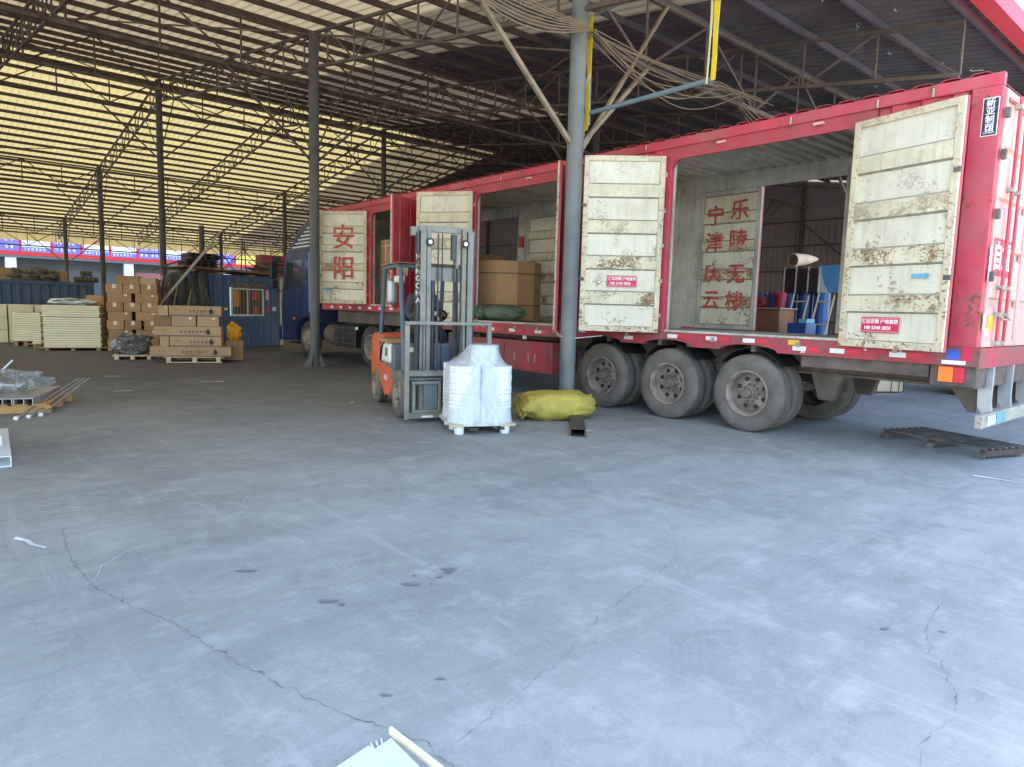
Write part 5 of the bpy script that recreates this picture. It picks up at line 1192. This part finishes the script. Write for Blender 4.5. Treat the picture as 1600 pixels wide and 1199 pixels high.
for i in range(3):
    for r_ in range(3):
        if i == 2 and r_ < 1: continue
        t = thing('panel_block', ['bottom', 'middle', 'top'][r_]+' cream block of the '+['left', 'middle', 'right'][i]+' column behind the panel stacks', 'panel block', (.9+.0*r_+[0, 1.14, 1.85][i], 27.2, .01+.41*r_), 0, 'cream blocks behind the stacks')
        MB().box(0, [1.1, .66, .5][i], 0, .9, 0, .40).build('block', 'foam_cream', t, True, bevel=.008)

# ---- blue container at the far left
ct = thing('shipping_container', 'long dark blue container behind the cream panels at the far left', 'container', (-1.5, 30.2, 0))
def corr(name, m, p0, u, L_, h, n_, parent, pitch=.28, dp=.035):
    k = max(1, int(round(L_/pitch))); q = L_/k; pr = []
    for i in range(k): a = i*q; pr += [(a, 0), (a+q*.3, 0), (a+q*.42, dp), (a+q*.88, dp)]
    pr.append((L_, 0)); return MB().sheet(pr, u, (0, 0, 1), p0, h, n_).build(name, m, parent, solid=.004)
corr('front_wall', 'container_blue', (-7, 29.0, .15), (1, 0, 0), 11.7, 1.78, (0, 1, 0), ct); corr('end_wall', 'container_blue', (4.7, 29.0, .15), (0, 1, 0), 2.3, 1.78, (-1, 0, 0), ct)
for z0, z1, nm_ in ((0, .15, 'bottom_rail'), (1.93, 2.06, 'top_rail')):
    MB().box(-7.02, 4.74, 28.95, 31.35, z0, z1).build(nm_, 'container_blue', ct, bevel=.01)
for x_ in (4.64, -7.02): MB().box(x_, x_+.1, 28.94, 29.04, .15, 1.93).build('corner_post', 'container_blue', ct)
lw = thing('wooden_crate', 'long brown crate lying on the blue container, left part', 'crate', (-1, 29.4, 2.065)); MB().box(-2.5, 3.05, 29.3, 29.9, 2.065, 2.47).build('crate_body', 'cardboard', lw)
MB().box(1.9, 1.94, 29.295, 29.305, 2.1, 2.45).build('batten', 'timber', lw)
nb_ = thing('netted_bundle', 'dark netted bundle of scrap lying on the blue container', 'bundle', (3.0, 29.25, 2.065)); ellips('bundle_body', 'mesh_clutter', .62, .3, .21, nb_, 6, .4, 3.2)
lw2 = thing('wooden_crate', 'short brown crate at the right of the netted bundle', 'crate', (3.85, 29.4, 2.065)); MB().box(3.45, 3.98, 29.3, 29.9, 2.065, 2.44).build('crate_body', 'cardboard', lw2)
for i, (x_, w_, z) in enumerate(((4.1, .85, 2.065), (4.3, .5, 2.28))):
    t = thing('rope_coils', ['lower wide', 'upper small'][i]+' row of dark coils stacked on the container beside the crate', 'coils', (x_, 29.4, z), 0)
    for k in range(int(w_/.13)): MB().lathe([(.04, 0), (.1, 0), (.1, .1), (.04, .1)], (x_+.08+.13*k, 29.25, z+.1), (1, .1, 0), 12, closed=True).build('coil', 'mesh_clutter', t, smooth=True)

# ---- blue cabin
cb_ = thing('site_cabin', 'blue corrugated site cabin with a barred window and a rusty sheet roof', 'cabin', (8.3, 25.4, 0))
def cw(x0, x1, z0, z1): return corr('wall_panel', 'cabin_blue', (x0, 24.0, z0), (1, 0, 0), x1-x0, z1-z0, (0, 1, 0), cb_, .30)
cw(6.6, 7.93, .06, 2.42); cw(9.1, 9.66, .06, 2.42); cw(7.93, 9.1, .06, 1.02); cw(7.93, 9.1, 2.0, 2.42)
corr('end_wall', 'cabin_blue', (9.66, 24.02, .06), (0, 1, 0), 2.7, 2.36, (-1, 0, 0), cb_, .30); corr('end_wall', 'cabin_blue', (6.6, 24.02, .06), (0, 1, 0), 2.7, 2.36, (1, 0, 0), cb_, .30)
MB().box(9.66, 9.76, 23.95, 24.06, 0, 2.44).build('corner_post', 'bamboo', cb_); MB().box(6.55, 9.7, 23.97, 26.75, 0, .06).build('floor_frame', 'cabin_blue', cb_)
wn = MB().box(7.95, 8.0, 23.94, 24.0, 1.04, 1.98).box(9.03, 9.08, 23.94, 24.0, 1.04, 1.98).box(8.0, 9.03, 23.94, 24.0, 1.93, 1.98).box(8.0, 9.03, 23.94, 24.0, 1.04, 1.09).box(8.49, 8.54, 23.95, 23.995, 1.09, 1.93).build('window', 'cream_frame', cb_, bevel=.004)
MB().box(8.0, 8.49, 23.99, 23.996, 1.09, 1.93).build('pane', 'window_glass', wn); MB().box(8.54, 9.03, 23.982, 23.988, 1.09, 1.93).build('pane', 'window_glass', wn)
for k in range(10): MB().tube([(8.06+.105*k, 23.935, 1.07), (8.06+.105*k, 23.935, 1.95)], .007, 5).build('window_bar', 'steel_bar', wn)
MB().box(8.03, 8.25, 23.99-.008, 23.989-.002, 1.35, 1.9).build('curtain', 'orange_cloth', wn); MB().box(8.68, 8.9, 23.976, 23.98, 1.6, 1.88).build('curtain', 'red_cloth', wn); MB().box(8.7, 8.88, 23.976, 23.98, 1.12, 1.35).build('curtain', 'red_cloth', wn)
MB().prism([(24.0, 2.18), (23.9, 2.16), (23.78, 2.0), (23.8, 1.99), (24.0, 2.1)], (7.92, 0, 0), (0, 1, 0), (0, 0, 1), (1.2, 0, 0)).build('awning', 'mesh_clutter', cb_)
MB().box(7.72, 7.84, 23.97, 23.985, 1.22, 1.3).build('notice', 'paper_label', cb_); MB().box(9.16, 9.28, 23.97, 23.985, 1.2, 1.34).build('notice', 'sticker_red', cb_); MB().box(9.4, 9.52, 23.97, 23.985, 1.22, 1.36).build('notice', 'paper_label', cb_); MB().box(9.16, 9.26, 23.97, 23.985, 1.6, 1.95).build('notice', 'red_fade', cb_)
rf = corr('roof_sheet', 'rust_roof', (6.5, 23.7, 2.52), (1, 0, 0), 3.5, .02, (0, 0, 1), cb_)
MB().add([(6.4, 23.65, 2.62), (9.95, 23.65, 2.46), (9.95, 26.9, 2.5), (6.4, 26.9, 2.66)], [(0, 1, 2, 3)]).build('roof_board', 'rust_roof', cb_, solid=.03)
for k in range(4): MB().bar((6.7+.95*k, 23.62, 2.50-.043*k), (6.7+.95*k, 26.7, 2.50-.043*k), .06, .05).build('roof_batten', 'timber', cb_)
# things on the cabin roof
for i in range(2):
    t = thing('black_crate', ['lower', 'upper'][i]+' of two black slotted crates stacked on the cabin roof', 'crate', (6.7+.1*i, 25, 2.66+.24*i))
    x0, z0 = 6.72+.12*i, 2.665+.24*i
    for zz in (0, .1, .19): MB().box(x0, x0+1.1-.15*i, 24.7, 25.6, z0+zz, z0+zz+.035).build('slat', 'black', t)
    for k in range(5): MB().box(x0+.24*k, x0+.24*k+.07, 24.69, 25.61, z0+.035, z0+.19).build('post', 'black', t)
t = thing('scrap_heap', 'dark heap of machinery scrap on the right end of the cabin roof', 'scrap', (10.0, 25.3, 2.5)); ellips('heap', 'mesh_clutter', .75, .4, .2, t, 4, .5, 2.6)
for k in range(7): p0 = Vector((random.uniform(-.7, .7), random.uniform(-.3, .3), .3)); MB().bar(p0, p0+Vector((random.uniform(-.4, .4), .1, random.uniform(.05, .3))), .06, .04).build('scrap_bar', 'far_red' if k % 2 else 'mesh_clutter', t, True)
t = thing('rusty_box', 'rusty red machine box on top of the scrap beside the truck cab', 'box', (9.9, 25.3, 2.9)); MB().box(-.5, .5, -.3, .3, .02, .35).build('box_body', 'far_red', t, True, bevel=.02); MB().box(-.1, .25, -.31, -.3, .1, .3).build('opening', 'black', t, True)
fo = thing('lattice_frame', 'thin lattice frame standing on the cabin roof against the signs', 'frame', (8.9, 25.4, 2.55))
for x_ in (8.8, 9.0): MB().tube([(x_, 25.4, 2.5), (8.9+(x_-8.9)*.3, 25.4, 3.7)], .02, 6).build('leg', 'black', fo)
for (a, b) in (((8.1, 25.4, 2.6), (8.9, 25.4, 3.4)), ((9.7, 25.4, 2.6), (8.9, 25.4, 3.4)), ((7.9, 25.4, 3.5), (8.6, 25.4, 2.6))): MB().tube([a, b], .016, 5).build('brace', 'black', fo)
po = thing('round_post', 'dark round post rising behind the black crates on the cabin roof', 'post', (8.0, 27.2, 0)); MB().tube([(8.0, 27.2, 0), (8.0, 27.2, 4.3)], .1, 12).build('post_body', 'column_dark', po, smooth=True)
# tarpaulin-covered pile with poles beside the cabin
tarp = thing('tarpaulin_pile', 'dark ragged tarpaulin hung over a pile at the left side of the cabin', 'tarpaulin', (6.0, 24.3, 0))
mb = MB(); n1, n2 = 40, 16; vs = []
for j in range(n2+1):
    for i in range(n1+1):
        a = i/n1; z = 2.5*(1-j/n2); x_ = 5.05+2.2*a; top = 1.75+.75*min(1, a*1.7)
        zz = z*top/2.5; y = 24.1-.35*(j/n2)+.10*math.sin(a*38+2*noise.noise(Vector((a*6, j*.2, 0))))*(.4+j/n2)+.06*noise.noise(Vector((a*9, z*3, 2)))
        vs.append((x_-.25*(j/n2)*(1-a), y-.1, zz+.04*noise.noise(Vector((a*8, 0, 1)))))
mb.add(vs, [(j*(n1+1)+i, j*(n1+1)+i+1, (j+1)*(n1+1)+i+1, (j+1)*(n1+1)+i) for j in range(n2) for i in range(n1)]); mb.build('tarpaulin', 'tarp_dark', tarp, smooth=True, solid=.01)
MB().box(5.2, 6.5, 24.35, 26.4, 0, 1.9).build('pile_core', 'mesh_clutter', tarp)
for k in range(6): MB().tube([(5.15+.22*k, 23.7, .1), (5.6+.24*k, 24.0, 2.2+.1*(k % 3))], .022, 6).build('lath', 'bamboo' if k % 2 else 'mesh_clutter', tarp)
for i, (a, b, r_) in enumerate((((4.7, 22.4, .55), (7.36, 23.1, 3.72), .032), ((4.86, 22.35, .75), (7.1, 23.0, 3.35), .03), ((5.3, 23.2, 2.4), (6.6, 23.6, 2.9), .03))):
    t = thing('leaning_pole', ['longest pale', 'thinner', 'short dark'][i]+' pole leaning from the carton tower towards the cabin roof', 'pole', a); MB().tube([a, b], r_, 8).build('pole_body', ['steel_bar', 'galv', 'mesh_clutter'][i], t, smooth=True)

# ================================================================== GOODS IN THE TRAILER
rl = thing('cardboard_roll', 'huge round bundle wrapped in brown cardboard on the trailer deck', 'cardboard roll', (9.25, 10.98, ZF+.035), .35)
def ngon(r_, n_, z0, z1): return MB().lathe([(r_, z0), (r_, z1)], (0, 0, 0), n=n_)
mb = MB(); n_ = 11; rr = random.Random(2)
for k in range(n_):
    t0, t1 = 2*math.pi*k/n_, 2*math.pi*(k+1)/n_; r_ = .74
    pa, pb = Vector((r_*math.cos(t0), r_*math.sin(t0))), Vector((r_*math.cos(t1), r_*math.sin(t1)))
    pts = [tuple(pa.lerp(pb, q/4)) for q in range(5)]
    q = MB(); vs = []
    for z in (0, .80, .803, 1.17+.02*rr.random()):
        for x_, y in pts: vs.append((x_*(1+.004*(z > .8)), y*(1+.004*(z > .8)), z))
    q.add(vs, [(j*5+i, j*5+i+1, (j+1)*5+i+1, (j+1)*5+i) for j in range(3) for i in range(4)]); q.build('cardboard_sheet', 'cardboard', rl, True, smooth=False, solid=.012)
MB().lathe([(.70, 1.165), (.0, 1.165)], (0, 0, 0), n=36).build('top_sheet', 'cardboard', rl, True)
for z in (.30, .93): MB().lathe([(.752, z), (.757, z+.006), (.752, z+.012)], (0, 0, 0), n=48).build('strap', 'ink', rl, True)
gs = thing('green_sack', 'dark green woven sack lying on the deck edge before the cardboard roll', 'sack', (8.52, 10.12, ZF+.035), -1.15)
ellips('sack_body', 'green_bag', .42, .19, .155, gs, 4, .12, 2.4, .0)
ng = MB()
for k in range(14):
    a = 2*math.pi*k/14; ng.tube([(-.0, -.20, .17), (.0+.12*math.cos(a), -.195, .16+.11*math.sin(a)), (.17*math.cos(a), -.14, .155+.15*math.sin(a))], [.012, .02, .006], 6)
gm = thing('green_sack', 'gathered mouth of a second green sack beside the cardboard roll', 'sack', (8.34, 10.62, ZF+.035), -.75)
ellips('sack_body', 'green_bag', .22, .2, .165, gm, 8, .15, 2.2); ng.build('gathered_folds', 'green_bag', gm, True, smooth=True); MB().lathe([(0, 0), (.022, .01), (0, .02)], (0, -.215, .17), (0, 1, 0), 10).build('knot', 'twine', gm, True)
carton((8.98, 11.15, ZF+1.21), .3, .5, .3, .17, 'small orange carton lying on the cardboard roll')
# carton wall in the front bay
for c_ in range(3):
    for r_ in range(6):
        carton((8.42, 13.62+.0+.36*c_+.0, ZFH+.005+.262*r_), 0, .5, .355, .258, ROWS[r_]+' carton from the deck in the '+['right', 'middle', 'left'][c_]+' column inside the front bay', group='cartons in the front bay')
carton((8.5, 13.62, ZFH+.01+.262*6), .1, .5, .5, .30, 'tilted carton on top of the stack inside the front bay'); carton((8.6, 14.2, ZFH+.01+.262*6), 0, .5, .3, .36, 'upright carton at the top left inside the front bay', 'cardboard_edge')
st_ = thing('packing_straps', 'white packing straps round the cartons in the front bay', 'straps', (8.4, 14.1, ZFH))
for z in (.5, .98, 1.42): MB().box(8.408, 8.414, 13.6, 14.72, ZFH+z, ZFH+z+.012).build('strap', 'twine', st_)
for y in (13.75, 14.1, 14.42): MB().box(8.408, 8.414, y, y+.012, ZFH, ZFH+1.57).build('strap', 'twine', st_)

# ================================================================== BEYOND THE TRAILER
for k in range(5):
    t = thing('blue_drum_pipe', ['leftmost', 'second from the left', 'middle', 'second from the right', 'rightmost'][k]+' of five tall blue cylinders seen through the rear side opening', 'cylinder', (13.6, 7.62-.33*k, 0), 0, 'tall blue cylinders behind the trailer')
    MB().lathe([(0, 0), (.155, 0), (.155, .9), (.16, .92), (.155, .94), (.155, 1.98), (.15, 2.02), (0, 2.02)], (0, 0, 0), n=20).build('cylinder_body', 'plastic_blue', t, True, smooth=True)
for i, (y0, y1) in enumerate(((6.72, 6.42), (6.22, 5.92))):
    t = thing('bamboo_ladder', ['left', 'right'][i]+' pale ladder rack leaning on the blue cylinders', 'ladder', (12.9, (y0+y1)/2, 0))
    for j, y in enumerate((y0, y1)): MB().tube([(12.75, y+.1, 0), (13.25, y-.02, 2.0-.04*j)], .018, 6).build('rail', 'bamboo', t)
    for z in (.5, .95, 1.4, 1.84): MB().tube([(12.75+.25*z, y0+.1-.06*z, z), (12.75+.25*z, y1+.1-.06*z, z)], .015, 6).build('rung', 'bamboo', t)
t = thing('black_crate', 'open black crate standing on the blue cylinders behind the trailer', 'crate', (13.6, 6.55, 2.02))
MB().box(13.4, 13.42, 6.3, 7.0, 2.02, 2.5).box(13.9, 13.92, 6.3, 7.0, 2.02, 2.5).box(13.42, 13.9, 6.3, 6.32, 2.02, 2.5).box(13.42, 13.9, 6.98, 7.0, 2.02, 2.5).build('crate_wall', 'black', t)
for y in (6.28, 6.5, 6.75, 7.0): MB().box(13.37, 13.4, y, y+.02, 2.02, 2.53).build('crate_rib', 'steel_bar', t)
t = thing('blue_sheet', 'curved light blue plastic sheet standing beside the black crate', 'plastic sheet', (13.5, 6.1, 2.02)); MB().prism([(6.28, 2.55), (5.9, 2.55), (5.9, 2.03), (6.1, 2.03), (6.2, 2.2), (6.26, 2.38)], (13.42, 0, 0), (0, 1, 0), (0, 0, 1), (.02, 0, 0)).build('sheet', 'plastic_sky', t)
t = thing('paper_tube', 'pale brown paper tube with a dark hollow end lying on the black crate', 'paper tube', (13.5, 6.6, 2.53)); q = Vector((-.90, .30, -.08)).normalized()
MB().lathe([(.12, 0), (.14, 0), (.125, .2), (.10, .38), (.06, .55), (.02, .66), (.0, .66)], Vector((13.25, 6.78, 2.66)), -q, 20).build('tube_wrap', 'paper_roll', t, smooth=True); MB().lathe([(0, -.004), (.12, -.004)], Vector((13.25, 6.78, 2.66)), -q, 20).build('hollow_end', 'mesh_clutter', t)
carton((12.55, 6.62, 0), 0, .6, .5, 1.67, 'tall brown carton standing behind the trailer under the red bucket', 'cardboard_edge'); MBs = thing('table_board', 'grey board lying on the tall brown carton behind the trailer', 'board', (12.8, 7, 1.675)); MB().box(12.5, 13.2, 6.58, 7.75, 1.675, 1.70).build('board', 'steel_bar', MBs)
carton((12.6, 7.2, 0), 0, .5, .45, 1.66, 'second tall carton behind the trailer left of the first', 'cardboard')
t = thing('red_bucket', 'dark red plastic bucket standing on the grey board behind the trailer', 'bucket', (12.85, 6.78, 1.70)); MB().lathe([(0, 0), (.10, 0), (.125, .25), (.135, .25), (.135, .27), (.12, .27), (.1, .02)], (0, 0, 0), n=20).build('bucket_body', 'plastic_red', t, True, smooth=True); ellips('rag', 'red_cloth', .1, .09, .05, t, 3, .4, 2, cen=(0, 0, .22))
t = thing('maroon_sack', 'maroon sack lying left of the red bucket behind the trailer', 'sack', (12.85, 7.25, 1.70), 1.4); ellips('sack_body', 'far_red', .22, .16, .12, t, 2, .2, 2.4)
t = thing('blue_box', 'small blue plastic box with a pale lid at the right behind the trailer', 'box', (12.4, 6.0, 0)); MB().box(12.3, 12.7, 5.95, 6.32, 0, 1.42).build('box_body', 'plastic_blue', t, bevel=.02); MB().box(12.29, 12.6, 5.94, 6.1, 1.425, 1.5).build('lid', 'ink_cyan', t)
t = thing('strapped_crate', 'yellow timber crate with black straps on the ground beyond the trailer wheels', 'crate', (15.3, 5.6, 0), -.5)
MB().box(-.37, .33, -.15, .15, .03, .26).build('crate_body', 'timber_pale', t, True, bevel=.01)
for x_ in (-.34, .0, .19, .3): MB().box(x_, x_+.02, -.155, .155, .025, .265).build('strap', 'black', t, True)
t = thing('dark_plank', 'dark plank lying left of the yellow strapped crate', 'plank', (14.7, 6.0, 0), -.5); MB().box(-.35, .3, -.08, .08, 0, .06).build('plank_body', 'timber_brown', t, True)
# second lorry on the far side
t2 = thing('parked_truck', 'dark red lorry parked beyond the trailer with only its wheels showing', 'truck', (17.0, 3.0, 0))
box('load_bed', 'far_red', 15.9, 18.3, -3.0, 4.9, 1.15, 1.4, t2); box('side_board', 'far_red', 15.9, 15.96, -3.0, 3.0, 1.4, 3.2, t2); box('frame', 'chassis', 16.3, 17.9, -3.0, 4.9, .8, 1.14, t2)
for y in (4.1, 2.75, -1.6): dual_wheel(t2, 15.98, y, 1, .5, True, True, True); dual_wheel(t2, 18.2, y, -1, .5, True, True, True)
box('fuel_tank', 'galv', 16.0, 16.5, .2, 1.6, .45, .95, t2, bevel=.05); box('marker', 'yellow_tag', 15.9, 15.99, 3.35, 3.5, .8, .9, t2)
for i in range(4):
    t = thing('scrap_pile', ['first', 'second', 'third', 'fourth'][i]+' low scrap pile from the left on the ground far beyond the trailer', 'scrap', (18.2+1.0*i, 8.6-.55*i, 0), 0, 'low scrap piles beyond the trailer'); ellips('pile', 'mesh_clutter', .45, .3, .09, t, i, .5, 2.2)

# ================================================================== BUILDING ACROSS THE FAR YARD
by = 75.0
fb = thing('shop_building', 'long shop building across the far yard with a red framed row of sign boards', 'building', (15, by+4, 0))
box('wall', 'shop_grey', -45, 60, by+2.5, by+8, 0, 9.0, fb); box('sign_band', 'board_red', -45, 60, by-.1, by, 5.08, 5.25, fb)
for k in range(24):
    x0 = 6.75+2.33*(k-14); pn_ = 'board_purple' if k % 5 in (0, 3) else 'board_white'
    if k in (20, 21, 22, 23): pn_ = ['board_orange', 'board_purple', 'board_yellow', 'board_purple'][k-20]
    fr_ = MB().box(x0, x0+2.28, by-.06, by+.05, 5.27, 8.2).build('sign_board', 'board_red', fb); box('board_face', pn_, x0+.08, x0+2.2, by-.09, by-.061, 5.42, 8.1, fr_)
    if pn_ == 'board_white': box('name_strip', 'board_purple', x0+.09, x0+2.19, by-.12, by-.091, 5.43, 5.83, fr_)
    mb = MB()
    if pn_ == 'board_purple':
        for r_ in range(3): strokes(mb, (x0+.35, by-.125, 5.75+.62*r_), (1, 0, 0), (0, 0, 1), .33, 2, seed=k*7+r_, nrm=(0, -1, 0)); strokes(mb, (x0+1.3, by-.125, 5.75+.62*r_), (1, 0, 0), (0, 0, 1), .33, 2, seed=k*7+r_+3, nrm=(0, -1, 0))
    else: strokes(mb, (x0+.3, by-.125, 5.63), (1, 0, 0), (0, 0, 1), .25, 6, seed=k*5, nrm=(0, -1, 0))
    tag(mb.build('sign_writing', 'board_white', fr_), None, None, kind='stuff')
for k in range(12): box('pillar', 'board_white', 5.6+9.3*(k-5), 6.4+9.3*(k-5), by+.1, by+.6, 0, 4.9, fb)
for k in range(9): box('shutter', 'shop_pink' if k % 2 else 'shop_grey', 7+9.3*(k-4), 14.6+9.3*(k-4), by+2.3, by+2.45, 0, 4.1, fb)
box('canopy', 'shop_grey', -45, 60, by-.05, by+2.4, 4.85, 5.05, fb)
for k in range(12): MB().prism([(0, 4.74), (9.3, 4.74), (9.3, 4.2), (8.6, 4.5), (6.8, 4.68), (2.5, 4.68), (.7, 4.5), (0, 4.2)], (6+9.3*(k-5), by-.03, 0), (1, 0, 0), (0, 0, 1), (0, .1, 0)).build('arch_panel', 'board_red', fb) if False else None

# ================================================================== turn text curves into meshes
bpy.context.view_layer.update(); dg = bpy.context.evaluated_depsgraph_get()
for o in [o for o in SC.objects if o.type == 'FONT']:
    me = bpy.data.meshes.new_from_object(o.evaluated_get(dg)); n = bpy.data.objects.new(o.name, me); nm_ = o.name.split('.')[0]
    COL.objects.link(n); n.parent = o.parent; n.matrix_local = o.matrix_local
    bpy.data.objects.remove(o); n.name = nm_
